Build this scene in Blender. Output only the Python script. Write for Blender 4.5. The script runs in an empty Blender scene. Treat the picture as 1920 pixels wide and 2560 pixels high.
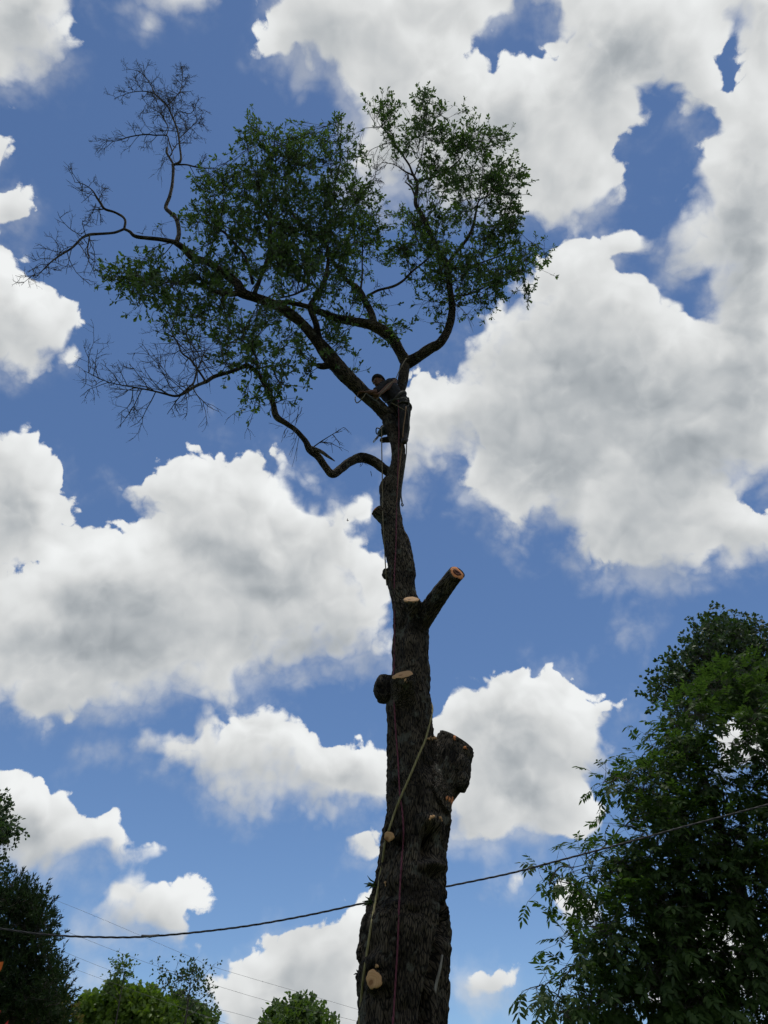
import bpy, bmesh, math, random
import numpy as np
from mathutils import Vector, Matrix, Euler

SC = bpy.context.scene
COL = SC.collection
R = math.radians
random.seed(7)
RNG = np.random.default_rng(7)

# ------------------------------------------------------------------ camera
PITCH = R(42.0)
CAM_Z = 1.6
SW, SH = 1920.0, 2560.0            # the photograph's own pixels
FPX = 1849.0                       # focal length in those pixels (a phone's main lens)
cam_data = bpy.data.cameras.new('camera')
cam_data.sensor_fit = 'VERTICAL'
cam_data.sensor_height = 36.0
cam_data.lens = 36.0 * FPX / SH
cam_data.clip_start = 0.05
cam_data.clip_end = 20000.0
cam = bpy.data.objects.new('camera', cam_data)
COL.objects.link(cam)
cam.location = (0, 0, CAM_Z)
cam.rotation_euler = (R(90) + PITCH, 0, 0)
SC.camera = cam
C_POS = np.array((0.0, 0.0, CAM_Z))
C_FWD = np.array((0.0, math.cos(PITCH), math.sin(PITCH)))
C_UP = np.array((0.0, -math.sin(PITCH), math.cos(PITCH)))
C_RT = np.array((1.0, 0.0, 0.0))

def ray(px, py):
    """direction (unit along the optical axis) of a photo pixel"""
    return C_RT * ((px - SW / 2) / FPX) + C_UP * (-(py - SH / 2) / FPX) + C_FWD

def at_y(px, py, Y):
    """the point at forward distance Y seen at a photo pixel, and metres per pixel there"""
    d = ray(px, py)
    t = Y / d[1]
    return C_POS + d * t, t / FPX

FR = {'K1': (860, 880, 5.823), 'K2': (840, 1240, 4.2526), 'K3': (860, 1720, 4.3658), 'K4': (820, 2100, 4.1475),
      'K5': (1300, 1500, 2.0871), 'K6': (0, 1900, 1.8433), 'K7': (50, 150, 2.5523), 'K8': (200, 700, 2.07375),
      'L1': (400, 250, 2.765), 'L2': (800, 180, 2.6758), 'L3': (600, 650, 2.765), 'L6': (0, 1100, 1.728),
      'L5': (960, 0, 1.728), 'F': (0, 0, 0.86406), 'S': (0, 0, 1.0)}
def px(fr, x, y):
    o = FR[fr]
    return o[0] + x / o[2], o[1] + y / o[2]

# ------------------------------------------------------------------ sun, sky and clouds
SUN_EL, SUN_AZ = R(81.0), R(20.0)       # azimuth measured from +Y towards +X: high, just behind the tree
SUN_DIR = np.array((math.sin(SUN_AZ) * math.cos(SUN_EL), math.cos(SUN_AZ) * math.cos(SUN_EL), math.sin(SUN_EL)))
sun = bpy.data.lights.new('sun', 'SUN')
sun.energy = 2.0
sun.angle = R(0.55)
sun.color = (1.0, 0.95, 0.87)
sun_o = bpy.data.objects.new('sun', sun)
COL.objects.link(sun_o)
sun_o.location = (0, 0, 60)
sun_o.rotation_euler = Vector(tuple(SUN_DIR)).to_track_quat('Z', 'Y').to_euler()

SC.view_settings.view_transform = 'Standard'
SC.view_settings.look = 'None'
SC.view_settings.exposure = 0.0
SC.view_settings.gamma = 1.0
SC.view_settings.use_curve_mapping = False
SC.cycles.use_denoising = True
SC.cycles.use_adaptive_sampling = True
SC.cycles.adaptive_threshold = 0.015
SC.cycles.adaptive_min_samples = 12
SC.cycles.max_bounces = 6
SC.cycles.transparent_max_bounces = 4

SKY_U, SKY_V = 0.27, 0.345
def cloud_fields():
    """where the heaps of cumulus stand over this place, as two smooth maps of the sky (outline distance, grey bases)"""
    nu, nv = 128, 160
    uu, vv = np.meshgrid(np.linspace(-SKY_U, SKY_U, nu), np.linspace(-SKY_V, SKY_V, nv))
    q = 1 - uu ** 2 - vv ** 2                       # inverse stereographic -> tangent-plane position
    X = (2 * uu / q) * FPX * 0.86406 + 829.5
    Y = 1106 - (2 * vv / q) * FPX * 0.86406
    def sdf(poly):
        P = np.array(poly, float); Q = np.roll(P, -1, 0)
        best = np.full(X.shape, 1e9); ins = np.zeros(X.shape, bool)
        for (x0, y0), (x1, y1) in zip(P, Q):
            dx, dy = x1 - x0, y1 - y0
            t = np.clip(((X - x0) * dx + (Y - y0) * dy) / (dx * dx + dy * dy + 1e-9), 0, 1)
            best = np.minimum(best, np.hypot(X - x0 - t * dx, Y - y0 - t * dy))
            c = ((y0 > Y) != (y1 > Y))
            with np.errstate(divide='ignore', invalid='ignore'):
                xi = (x1 - x0) * (Y - y0) / (y1 - y0 + 1e-12) + x0
            ins ^= c & (X < xi)
        return np.where(ins, best, -best)
    f = np.full(X.shape, -1e3)
    for p in CLOUDS: f = np.maximum(f, sdf(p))
    for p in GAPS: f = np.minimum(f, -sdf(p))
    f = 1.3 * np.tanh(f / 105.0)
    # sides of the heaps that face the sun (higher in the sky): crisp and bright; the far sides hang loose and grey
    fs = f.copy()
    for _ in range(6):
        fs = (fs + np.roll(fs, 1, 0) + np.roll(fs, -1, 0) + np.roll(fs, 1, 1) + np.roll(fs, -1, 1)) / 5
    gy, gx = np.gradient(fs)
    sunny = -(gy * 0.93 + gx * 0.37)
    sunny = np.tanh(sunny / (np.percentile(np.abs(sunny), 85) + 1e-9))
    g = np.zeros(X.shape)
    for b in GREY:
        a = R(b[4] if len(b) > 4 else 0)
        dx, dy = X - b[0], Y - b[1]
        e = np.hypot((dx * math.cos(a) + dy * math.sin(a)) / b[2], (-dx * math.sin(a) + dy * math.cos(a)) / b[3])
        g = np.maximum(g, np.exp(-0.8 * e * e))
    return f, g, sunny

def pts(s):
    v = [float(t) for t in s.split()]
    return list(zip(v[0::2], v[1::2]))
CLOUDS = [pts(t) for t in (
 '-80 -80 215 -80 215 0 165 5 160 45 175 60 170 85 190 100 188 125 170 140 172 165 150 178 125 190 100 185 70 200 40 190 0 208 -80 210',
 '265 -80 268 0 300 20 310 50 335 50 350 40 380 40 400 28 430 40 455 25 468 0 470 -80',
 '600 -80 590 0 600 50 570 80 545 115 565 125 590 115 610 135 640 130 670 150 700 145 730 170 740 200 750 230 755 420 820 450 900 440 960 480 1060 460 1110 480 1190 500 1215 510 '
 '1150 560 1100 640 1040 690 1030 730 1000 760 985 800 950 825 920 815 890 805 840 850 800 930 805 985 830 1010 880 1040 900 1035 950 1010 990 985 1005 1000 1005 1040 1020 1080 1050 1100 '
 '1060 1130 1080 1160 1120 1190 1160 1150 1195 1160 1200 1190 1230 1210 1280 1230 1340 1250 1400 1270 1470 1285 1510 1260 1540 1225 1600 1235 1659 1220 1740 1220 1740 -80',
 '-80 395 20 398 60 405 78 430 70 465 45 480 20 490 15 520 40 560 60 600 110 610 130 650 165 680 150 720 155 750 150 775 110 780 80 800 30 825 0 800 -80 790',
 '-30 285 0 290 20 300 20 320 0 340 -30 340',
 '-80 920 40 920 70 950 105 985 140 990 140 1030 130 1060 160 1080 155 1110 130 1130 140 1150 135 1180 120 1200 60 1220 0 1240 -80 1250',
 '135 1180 165 1140 200 1145 240 1120 280 1130 290 1110 270 1080 265 1050 250 1030 290 1030 310 1010 370 985 420 985 470 985 500 1000 540 985 565 985 560 1010 600 1040 620 1050 660 1070 665 1085 '
 '700 1100 740 1080 770 1080 795 1110 795 1130 785 1150 790 1180 800 1210 835 1220 850 1250 850 1380 840 1420 810 1440 790 1450 765 1435 700 1430 660 1450 620 1470 580 1480 545 1500 530 1520 '
 '500 1540 480 1535 490 1560 530 1535 580 1530 620 1550 650 1590 700 1610 750 1605 800 1600 850 1620 850 1740 800 1760 780 1750 740 1760 700 1780 640 1770 620 1750 600 1740 570 1780 540 1785 '
 '510 1770 480 1740 440 1730 420 1700 400 1690 370 1670 330 1670 320 1640 300 1640 250 1630 180 1620 220 1605 270 1600 290 1580 250 1560 200 1565 150 1570 100 1575 40 1570 10 1530 -80 1520 -80 1240 0 1240 120 1200',
 '590 980 610 972 640 1010 680 1040 675 1070 650 1050 610 1030', '380 955 430 955 440 985 400 985',
 '920 1600 940 1540 975 1510 985 1490 1020 1475 1035 1440 1070 1420 1100 1410 1130 1420 1150 1450 1190 1470 1195 1435 1210 1450 1250 1460 1270 1490 1310 1505 1350 1520 1330 1545 1300 1560 '
 '1310 1590 1330 1640 1320 1680 1280 1700 1290 1740 1290 1790 1240 1820 1180 1835 1120 1830 1070 1850 1010 1840 970 1820 930 1760',
 '-80 1660 0 1665 50 1665 75 1685 110 1700 140 1720 160 1735 170 1750 210 1770 240 1755 240 1790 260 1810 320 1820 335 1835 310 1860 260 1890 220 1880 205 1860 150 1880 110 1910 60 1905 20 1880 -80 1880',
 '170 2000 180 1970 210 1940 230 1905 260 1888 300 1890 320 1910 360 1910 385 1890 415 1905 420 1930 433 1955 415 1990 415 2030 433 2060 430 2075 370 2060 320 2055 250 2050 190 2035 168 2015',
 '790 1920 770 1935 750 1930 730 1945 700 1970 660 1975 640 1990 590 2010 580 2035 555 2050 510 2070 490 2090 530 2095 540 2110 460 2110 440 2130 460 2160 480 2212 480 2280 850 2280 850 2100 820 2000 815 1920',
 '165 2110 190 2085 240 2090 240 2120 180 2140', '1010 2120 1040 2100 1080 2100 1110 2120 1105 2160 1070 2175 1025 2160',
 '1215 1950 1250 1930 1300 1925 1320 1980 1290 2000 1240 2010 1220 1985', '1360 1350 1390 1345 1415 1360 1400 1380 1370 1375', '1050 1905 1110 1900 1105 1920 1060 1922',
 '740 1810 800 1790 830 1830 800 1870 760 1850 745 1830', '1540 1560 1680 1560 1680 1660 1560 1660', '1420 1980 1600 1960 1659 2050 1659 2212 1400 2150')]
GAPS = [pts(t) for t in (
 '1020 105 1060 75 1100 30 1110 5 1140 15 1170 20 1195 50 1195 65 1170 85 1185 110 1160 120 1120 130 1080 125 1040 120',
 '1260 495 1285 470 1340 420 1350 370 1335 340 1365 290 1390 240 1420 225 1445 235 1450 270 1500 272 1535 260 1535 290 1500 340 1470 370 1480 400 1455 410 1460 440 1420 460 1400 505 1350 495 1320 515 1280 510',
 '1560 80 1580 60 1600 90 1590 140 1600 170 1565 195 1558 150', '1330 545 1400 555 1425 600 1380 590 1350 580', '1440 620 1500 610 1515 660 1520 690 1495 680 1470 650',
 '1165 495 1215 490 1220 520 1180 530', '1615 1070 1690 1055 1690 1095 1635 1100', '300 1560 340 1545 400 1540 395 1575 340 1588')]
GREY = [(60, 50, 100, 70), (1300, 130, 170, 100), (1050, 230, 130, 70), (1330, 830, 210, 150), (1605, 480, 70, 220), (1610, 780, 90, 160), (1200, 1000, 130, 80), (1500, 1000, 160, 90),
        (260, 1300, 130, 60), (480, 1205, 170, 36, 12), (600, 1275, 90, 36), (200, 1390, 200, 60), (540, 1600, 90, 50), (690, 1665, 130, 45), (1100, 1600, 95, 110), (1120, 1720, 90, 60),
        (700, 1400, 120, 45), (60, 1790, 80, 40), (600, 2120, 90, 40), (300, 2060, 90, 35), (40, 1110, 70, 60), (1000, 110, 120, 60), (1620, 60, 80, 60), (20, 640, 60, 60)]
CLOUD_FIELD, GREY_FIELD, LIT_FIELD = cloud_fields()

def build_world():
    w = bpy.data.worlds.new('World')
    SC.world = w
    w.use_nodes = True
    nt = w.node_tree
    N, Lk = nt.nodes, nt.links
    N.clear()

    def sock(s, v):
        if hasattr(v, 'is_output'):
            Lk.new(v, s)
        else:
            s.default_value = v
    def math_(op, a, b=None, c=None, clamp=False):
        n = N.new('ShaderNodeMath'); n.operation = op; n.use_clamp = clamp
        sock(n.inputs[0], a)
        if b is not None: sock(n.inputs[1], b)
        if c is not None: sock(n.inputs[2], c)
        return n.outputs[0]
    def vmath(op, a, b=None, scale=None):
        n = N.new('ShaderNodeVectorMath'); n.operation = op
        sock(n.inputs[0], a)
        if b is not None: sock(n.inputs[1], b)
        if scale is not None: sock(n.inputs['Scale'], scale)
        return n.outputs['Value'] if op in ('LENGTH', 'DOT_PRODUCT') else n.outputs[0]
    def noise(vec, scale, detail, rough=0.55, lac=2.0, out=0):
        n = N.new('ShaderNodeTexNoise'); n.noise_dimensions = '3D'
        sock(n.inputs['Vector'], vec)
        n.inputs['Scale'].default_value = scale; n.inputs['Detail'].default_value = detail
        n.inputs['Roughness'].default_value = rough; n.inputs['Lacunarity'].default_value = lac
        return n.outputs[out]
    def smooth(x, a, b, lo=0.0, hi=1.0):
        n = N.new('ShaderNodeMapRange'); n.interpolation_type = 'SMOOTHSTEP'
        sock(n.inputs[0], x); sock(n.inputs[1], a); sock(n.inputs[2], b); sock(n.inputs[3], lo); sock(n.inputs[4], hi)
        return n.outputs[0]
    def mixc(f, a, b):
        n = N.new('ShaderNodeMix'); n.data_type = 'RGBA'
        sock(n.inputs[0], f); sock(n.inputs[6], a); sock(n.inputs[7], b)
        return n.outputs[2]

    tc = N.new('ShaderNodeTexCoord')
    d = vmath('NORMALIZE', tc.outputs['Generated'])

    # domain warp so that the cumulus outlines are ragged
    wn = noise(d, 9.0, 3.0, 0.55, out=1)
    warp = vmath('SCALE', vmath('SUBTRACT', wn, (0.5, 0.5, 0.5)), scale=0.045)
    dw = vmath('ADD', d, warp)
    def sky_table(field, rank, tot0=None):
        """a slowly varying field over the part of the sky in front, as a sum of products of 1-D curves"""
        U, S, Vt = np.linalg.svd(field, full_matrices=False)        # field[v, u]
        tot = tot0
        acc = None
        for k in range(0, rank, 3):
            vecs = []
            vu, vv_ = (vu0, vv0) if tot is None else (vmath('ADD', vu0, vmath('SCALE', (1e-7, 0.0, 0.0), scale=tot)), vmath('ADD', vv0, vmath('SCALE', (1e-7, 0.0, 0.0), scale=tot)))   # one after the other: the shader stack is small
            for src, crd in ((Vt[k:k + 3], vu), (U[:, k:k + 3].T, vv_)):
                n = N.new('ShaderNodeRGBCurve')
                m = n.mapping
                m.use_clip = False
                m.extend = 'HORIZONTAL'
                for c in range(3):
                    y = src[c] / np.abs(src[c]).max() * 0.5 + 0.5
                    cm = m.curves[c]
                    xs = np.linspace(0, 1, len(y))
                    cm.points[0].location = (0.0, float(y[0])); cm.points[1].location = (1.0, float(y[-1]))
                    for i in range(1, len(y) - 1):
                        cm.points.new(float(xs[i]), float(y[i]))
                m.update()
                Lk.new(crd, n.inputs['Color'])
                n.inputs['Fac'].default_value = 1.0
                vecs.append(vmath('SUBTRACT', n.outputs[0], (0.5, 0.5, 0.5)))
            w = [float(4 * S[k + c] * np.abs(Vt[k + c]).max() * np.abs(U[:, k + c]).max()) for c in range(3)]
            vecs[0] = vmath('MULTIPLY', vecs[0], tuple(w))
            dt = vmath('DOT_PRODUCT', vecs[0], vecs[1])
            acc = dt if acc is None else math_('ADD', acc, dt)
            tot = acc
        return acc

    def sky_coords(vec):
        """stereographic sky coordinates round the point of the sky at azimuth 0, elevation 42 degrees"""
        den = math_('ADD', vmath('DOT_PRODUCT', vec, tuple(C_FWD)), 1.0)
        u = math_('DIVIDE', vmath('DOT_PRODUCT', vec, tuple(C_RT)), den)
        v = math_('DIVIDE', vmath('DOT_PRODUCT', vec, tuple(C_UP)), den)
        return math_('MULTIPLY_ADD', u, 0.5 / SKY_U, 0.5), math_('MULTIPLY_ADD', v, 0.5 / SKY_V, 0.5)

    cu, cv = sky_coords(dw)
    def triple(x):
        c = N.new('ShaderNodeCombineXYZ')
        for i in range(3): Lk.new(x, c.inputs[i])
        return c.outputs[0]
    vu0, vv0 = triple(cu), triple(cv)
    f = sky_table(CLOUD_FIELD, 54)
    lit = sky_table(LIT_FIELD, 24, f)

    # the same kind of broken cumulus over the rest of the dome, outside the part of the sky the heaps cover
    vdot = vmath('DOT_PRODUCT', d, tuple(C_FWD))
    far = smooth(vdot, 0.74, 0.66)
    rest = math_('MULTIPLY_ADD', math_('SUBTRACT', noise(d, 3.2, 5.0, 0.55), 0.5), 6.0, 0.15)
    f = math_('ADD', math_('MULTIPLY', f, math_('SUBTRACT', 1.0, far)), math_('MULTIPLY', rest, far))

    nA = noise(d, 11.0, 8.0, 0.60)
    nL = noise(d, 7.0, 3.0, 0.5)
    nLs = noise(vmath('ADD', d, tuple(SUN_DIR * 0.035)), 7.0, 3.0, 0.5)
    nB = noise(dw, 30.0, 5.0, 0.62)
    D = math_('MULTIPLY_ADD', math_('SUBTRACT', nA, 0.5), 1.15, f)
    # rounded heads with creases between them, as on the crowns of cumulus
    b1 = math_('ABSOLUTE', math_('MULTIPLY_ADD', noise(dw, 17.0, 1.0, 0.4), 2.0, -1.0))
    b2 = math_('ABSOLUTE', math_('MULTIPLY_ADD', noise(dw, 43.0, 1.0, 0.4), 2.0, -1.0))
    bil = math_('ADD', math_('MULTIPLY_ADD', b1, 1.0, -0.2), math_('MULTIPLY_ADD', b2, 0.55, -0.11))
    D = math_('ADD', math_('MULTIPLY_ADD', bil, 0.75, D), 0.05)
    D = math_('MULTIPLY_ADD', math_('SUBTRACT', nB, 0.5), 0.62, D)

    sn = noise(d, 6.0, 3.0)
    soft = smooth(math_('MULTIPLY_ADD', lit, -0.16, sn), 0.40, 0.66, 0.07, 0.95)
    alpha = smooth(D, -0.05, soft)
    veil = math_('MULTIPLY', smooth(D, -0.60, 0.25), smooth(math_('MULTIPLY_ADD', lit, -0.10, noise(d, 9.0, 5.0, 0.62)), 0.44, 0.74, 0.0, 0.5))
    alpha = math_('MAXIMUM', alpha, veil)
    thick = smooth(D, 0.15, 1.5)
    # relief of the heads: lit on the side of the sun
    def heads(v):
        h1 = math_('ABSOLUTE', math_('MULTIPLY_ADD', noise(v, 8.0, 1.0, 0.4), 2.0, -1.0))
        h2 = math_('ABSOLUTE', math_('MULTIPLY_ADD', noise(v, 19.0, 2.0, 0.45), 2.0, -1.0))
        return math_('MULTIPLY_ADD', h2, 0.5, h1)
    rel = math_('SUBTRACT', heads(dw), heads(vmath('ADD', dw, tuple(SUN_DIR * 0.016))))
    rel = math_('MULTIPLY', rel, 0.34)
    rel = math_('MULTIPLY_ADD', math_('SUBTRACT', nL, nLs), 0.55, rel)
    rel = math_('MULTIPLY_ADD', math_('SUBTRACT', nA, 0.5), 0.22, rel)
    lum = math_('MULTIPLY_ADD', thick, -0.20, 0.88)
    lum = math_('MULTIPLY_ADD', lit, 0.13, lum)
    lum = math_('ADD', lum, rel)
    lum = math_('MULTIPLY_ADD', bil, 0.08, lum)
    # thick grey bases
    g = sky_table(GREY_FIELD, 12, lit)
    g = math_('MULTIPLY', smooth(g, 0.15, 1.0), thick)
    g = math_('MULTIPLY', g, math_('MULTIPLY_ADD', nL, 0.9, 0.5), clamp=True)
    lum = math_('MULTIPLY_ADD', g, -0.19, lum)
    lum = math_('MINIMUM', math_('MAXIMUM', lum, 0.24), 1.04)
    ccol = mixc(smooth(lum, 0.3, 0.85), (0.86, 0.95, 1.03, 1), (0.98, 1.0, 1.0, 1))
    ccol = vmath('SCALE', ccol, scale=math_('MULTIPLY', lum, CLOUD_GAIN))

    sky = N.new('ShaderNodeTexSky'); sky.sky_type = 'NISHITA'
    sky.sun_disc = False
    sky.sun_elevation = SUN_EL; sky.sun_rotation = SUN_AZ
    sky.altitude = 1200; sky.air_density = 1.0; sky.dust_density = 0.05; sky.ozone_density = 3.0
    skyc = vmath('MULTIPLY', sky.outputs[0], (0.92, 1.01, 1.09))
    col = mixc(alpha, skyc, ccol)
    bg = N.new('ShaderNodeBackground')
    Lk.new(col, bg.inputs[0]); bg.inputs[1].default_value = SKY_STRENGTH
    out = N.new('ShaderNodeOutputWorld')
    Lk.new(bg.outputs[0], out.inputs[0])

SKY_STRENGTH = 0.10
CLOUD_GAIN = 8.6
build_world()
# ------------------------------------------------------------------ helpers
def unit(v):
    v = np.asarray(v, float)
    return v / (np.linalg.norm(v) + 1e-12)

def mesh_from(name, V, F, mat=None, smooth=True):
    """V (n,3); F list of (m,k) index arrays, one per face size"""
    V = np.asarray(V, np.float32)
    F = [np.asarray(f, np.int32) for f in F if len(f)]
    me = bpy.data.meshes.new(name)
    nl = sum(f.size for f in F); nf = sum(len(f) for f in F)
    me.vertices.add(len(V)); me.vertices.foreach_set('co', V.ravel())
    me.loops.add(nl); me.loops.foreach_set('vertex_index', np.concatenate([f.ravel() for f in F]))
    me.polygons.add(nf)
    tot = np.concatenate([np.full(len(f), f.shape[1], np.int32) for f in F])
    me.polygons.foreach_set('loop_start', np.concatenate([[0], np.cumsum(tot)[:-1]]).astype(np.int32))
    me.polygons.foreach_set('loop_total', tot)
    me.update(calc_edges=True)
    if smooth: me.polygons.foreach_set('use_smooth', np.ones(nf, bool))
    if mat: me.materials.append(mat)
    me.validate()
    return me

class Acc:
    """collects geometry for ONE mesh object"""
    def __init__(s): s.V, s.F, s.n = [], {3: [], 4: []}, 0
    def add(s, V, F):
        V = np.asarray(V, float)
        for f in F:
            f = np.asarray(f, np.int64)
            if len(f): s.F.setdefault(f.shape[1], []).append(f + s.n)
        s.V.append(V); s.n += len(V)
    def mesh(s, name, mat=None, smooth=True):
        return mesh_from(name, np.concatenate(s.V), [np.concatenate(v) for v in s.F.values() if v], mat, smooth)

def put(name, me, parent=None, loc=None):
    o = bpy.data.objects.new(name, me)
    COL.objects.link(o)
    if loc is not None: o.location = loc
    if parent is not None:
        o.parent = parent
        o.matrix_parent_inverse = parent.matrix_basis.inverted()
    return o

def tag(o, label=None, cat=None, group=None, kind=None):
    if label: o['label'] = label
    if cat: o['category'] = cat
    if group: o['group'] = group
    if kind: o['kind'] = kind
    return o

def empty(name, loc, label=None, cat=None, group=None):
    o = bpy.data.objects.new(name, None)
    o.empty_display_size = 0.3
    COL.objects.link(o)
    o.location = tuple(loc)
    return tag(o, label, cat, group)

def catmull(P, n_per):
    """smooth resampling of a polyline of any dimension"""
    P = np.asarray(P, float)
    if len(P) == 2:
        t = np.linspace(0, 1, n_per + 1)[:, None]
        return P[0] * (1 - t) + P[1] * t
    Q = np.vstack([2 * P[0] - P[1], P, 2 * P[-1] - P[-2]])
    out = []
    t = np.linspace(0, 1, n_per, endpoint=False)[:, None]
    for i in range(1, len(Q) - 2):
        a, b, c, d = Q[i - 1], Q[i], Q[i + 1], Q[i + 2]
        out.append(0.5 * (2 * b + (c - a) * t + (2 * a - 5 * b + 4 * c - d) * t ** 2 + (3 * b - a - 3 * c + d) * t ** 3))
    out.append(P[-1][None])
    return np.vstack(out)

def frames(P):
    P = np.asarray(P, float)
    T = np.gradient(P, axis=0)
    T /= np.linalg.norm(T, axis=1)[:, None] + 1e-12
    a = np.array((1.0, 0, 0)) if abs(T[0][0]) < 0.8 else np.array((0, 1.0, 0))
    E1 = np.zeros_like(P); E2 = np.zeros_like(P)
    e = unit(a - T[0] * a.dot(T[0]))
    for i in range(len(P)):
        e = unit(e - T[i] * e.dot(T[i]))
        E1[i] = e; E2[i] = np.cross(T[i], e)
    return T, E1, E2

def tube(P, Rd, sides=8, cap=True, wob=None):
    P = np.asarray(P, float); n = len(P)
    Rd = np.broadcast_to(np.asarray(Rd, float), (n,))
    T, E1, E2 = frames(P)
    a = np.arange(sides) * 2 * math.pi / sides
    rr = Rd[:, None] * (np.ones((n, sides)) if wob is None else wob)
    V = P[:, None] + (E1[:, None] * np.cos(a)[None, :, None] + E2[:, None] * np.sin(a)[None, :, None]) * rr[:, :, None]
    V = V.reshape(-1, 3)
    i = np.arange(n - 1)[:, None] * sides; j = np.arange(sides)[None]
    j2 = (j + 1) % sides
    Fq = np.stack([i + j, i + j2, i + sides + j2, i + sides + j], -1).reshape(-1, 4)
    Ft = np.zeros((0, 3), int)
    if cap:
        V = np.vstack([V, P[0], P[-1]])
        k = np.arange(sides); k2 = (k + 1) % sides
        Ft = np.vstack([np.stack([np.full(sides, n * sides), k2, k], -1),
                        np.stack([np.full(sides, n * sides + 1), (n - 1) * sides + k, (n - 1) * sides + k2], -1)])
    return V, (Fq, Ft)

def capsule_chain(P, Rd, sides=14):
    """tube with rounded ends, for bodies and knobs that are fused afterwards"""
    P = np.asarray(P, float); Rd = np.broadcast_to(np.asarray(Rd, float), (len(P),)).copy()
    d0 = unit(P[0] - P[1]); d1 = unit(P[-1] - P[-2])
    A = [P[0] + d0 * Rd[0] * math.sin(t) for t in (1.45, 1.1, 0.6)]
    RA = [Rd[0] * math.cos(t) for t in (1.45, 1.1, 0.6)]
    B = [P[-1] + d1 * Rd[-1] * math.sin(t) for t in (0.6, 1.1, 1.45)]
    RB = [Rd[-1] * math.cos(t) for t in (0.6, 1.1, 1.45)]
    return tube(np.vstack([A, P, B]), np.concatenate([RA, Rd, RB]), sides)

def ellipsoid(c, r, rot=None, nu=16, nv=10):
    th = np.linspace(0, math.pi, nv + 1)[1:-1]; ph = np.arange(nu) * 2 * math.pi / nu
    V = np.stack([np.outer(np.sin(th), np.cos(ph)), np.outer(np.sin(th), np.sin(ph)), np.outer(np.cos(th), np.ones(nu))], -1).reshape(-1, 3)
    V = np.vstack([V, (0, 0, 1), (0, 0, -1)]) * np.asarray(r)
    if rot is not None: V = V @ np.asarray(rot).T
    m = nv - 1
    i = np.arange(m - 1)[:, None] * nu; j = np.arange(nu)[None]; j2 = (j + 1) % nu
    Fq = np.stack([i + j, i + nu + j, i + nu + j2, i + j2], -1).reshape(-1, 4)
    k = np.arange(nu); k2 = (k + 1) % nu
    Ft = np.vstack([np.stack([np.full(nu, m * nu), k, k2], -1), np.stack([np.full(nu, m * nu + 1), (m - 1) * nu + k2, (m - 1) * nu + k], -1)])
    return V + np.asarray(c), (Fq, Ft)

def fuse(acc, voxel, smooth_it=4, smooth_f=0.5):
    """one continuous skin over overlapping closed shapes"""
    me = acc.mesh('tmp')
    o = bpy.data.objects.new('tmp', me); COL.objects.link(o)
    m = o.modifiers.new('r', 'REMESH'); m.mode = 'VOXEL'; m.voxel_size = voxel; m.adaptivity = 0
    if smooth_it:
        s = o.modifiers.new('s', 'SMOOTH'); s.factor = smooth_f; s.iterations = smooth_it
    dg = bpy.context.evaluated_depsgraph_get()
    ev = o.evaluated_get(dg)
    out = bpy.data.meshes.new_from_object(ev)
    bpy.data.objects.remove(o); bpy.data.meshes.remove(me)
    out.polygons.foreach_set('use_smooth', np.ones(len(out.polygons), bool))
    return out

def get_co(me):
    a = np.empty(len(me.vertices) * 3, np.float32); me.vertices.foreach_get('co', a); return a.reshape(-1, 3).astype(float)
def get_no(me):
    a = np.empty(len(me.vertices) * 3, np.float32); me.vertices.foreach_get('normal', a); return a.reshape(-1, 3).astype(float)

def _hash(i, j, k, seed):
    h = (i * 374761393 + j * 668265263 + k * 2147483647 + seed * 974634777) & 0xffffffff
    h = ((h ^ (h >> 13)) * 1274126177) & 0xffffffff
    h = ((h ^ (h >> 16)) * 2246822519) & 0xffffffff
    return (h ^ (h >> 15)) & 0xffffffff
def vnoise(p, seed=0):
    """gradient-free smooth value noise in -1..1"""
    p = np.asarray(p, float); f = np.floor(p); i = f.astype(np.int64); w = p - f
    w = w * w * w * (w * (w * 6 - 15) + 10)
    r = 0
    for a in (0, 1):
        for b in (0, 1):
            for c in (0, 1):
                v = _hash(i[:, 0] + a, i[:, 1] + b, i[:, 2] + c, seed) / 2147483648.0 - 1
                r = r + v * (w[:, 0] if a else 1 - w[:, 0]) * (w[:, 1] if b else 1 - w[:, 1]) * (w[:, 2] if c else 1 - w[:, 2])
    return r
def fbm(p, o=4, seed=0):
    s, a = 0, 1.0
    for k in range(o):
        s = s + a * vnoise(np.asarray(p) * 2 ** k + 17.3 * k, seed + k); a *= 0.5
    return s

def project(V):
    D = V - C_POS
    z = D @ C_FWD
    return SW / 2 + FPX * (D @ C_RT) / z, SH / 2 - FPX * (D @ C_UP) / z, z

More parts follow.
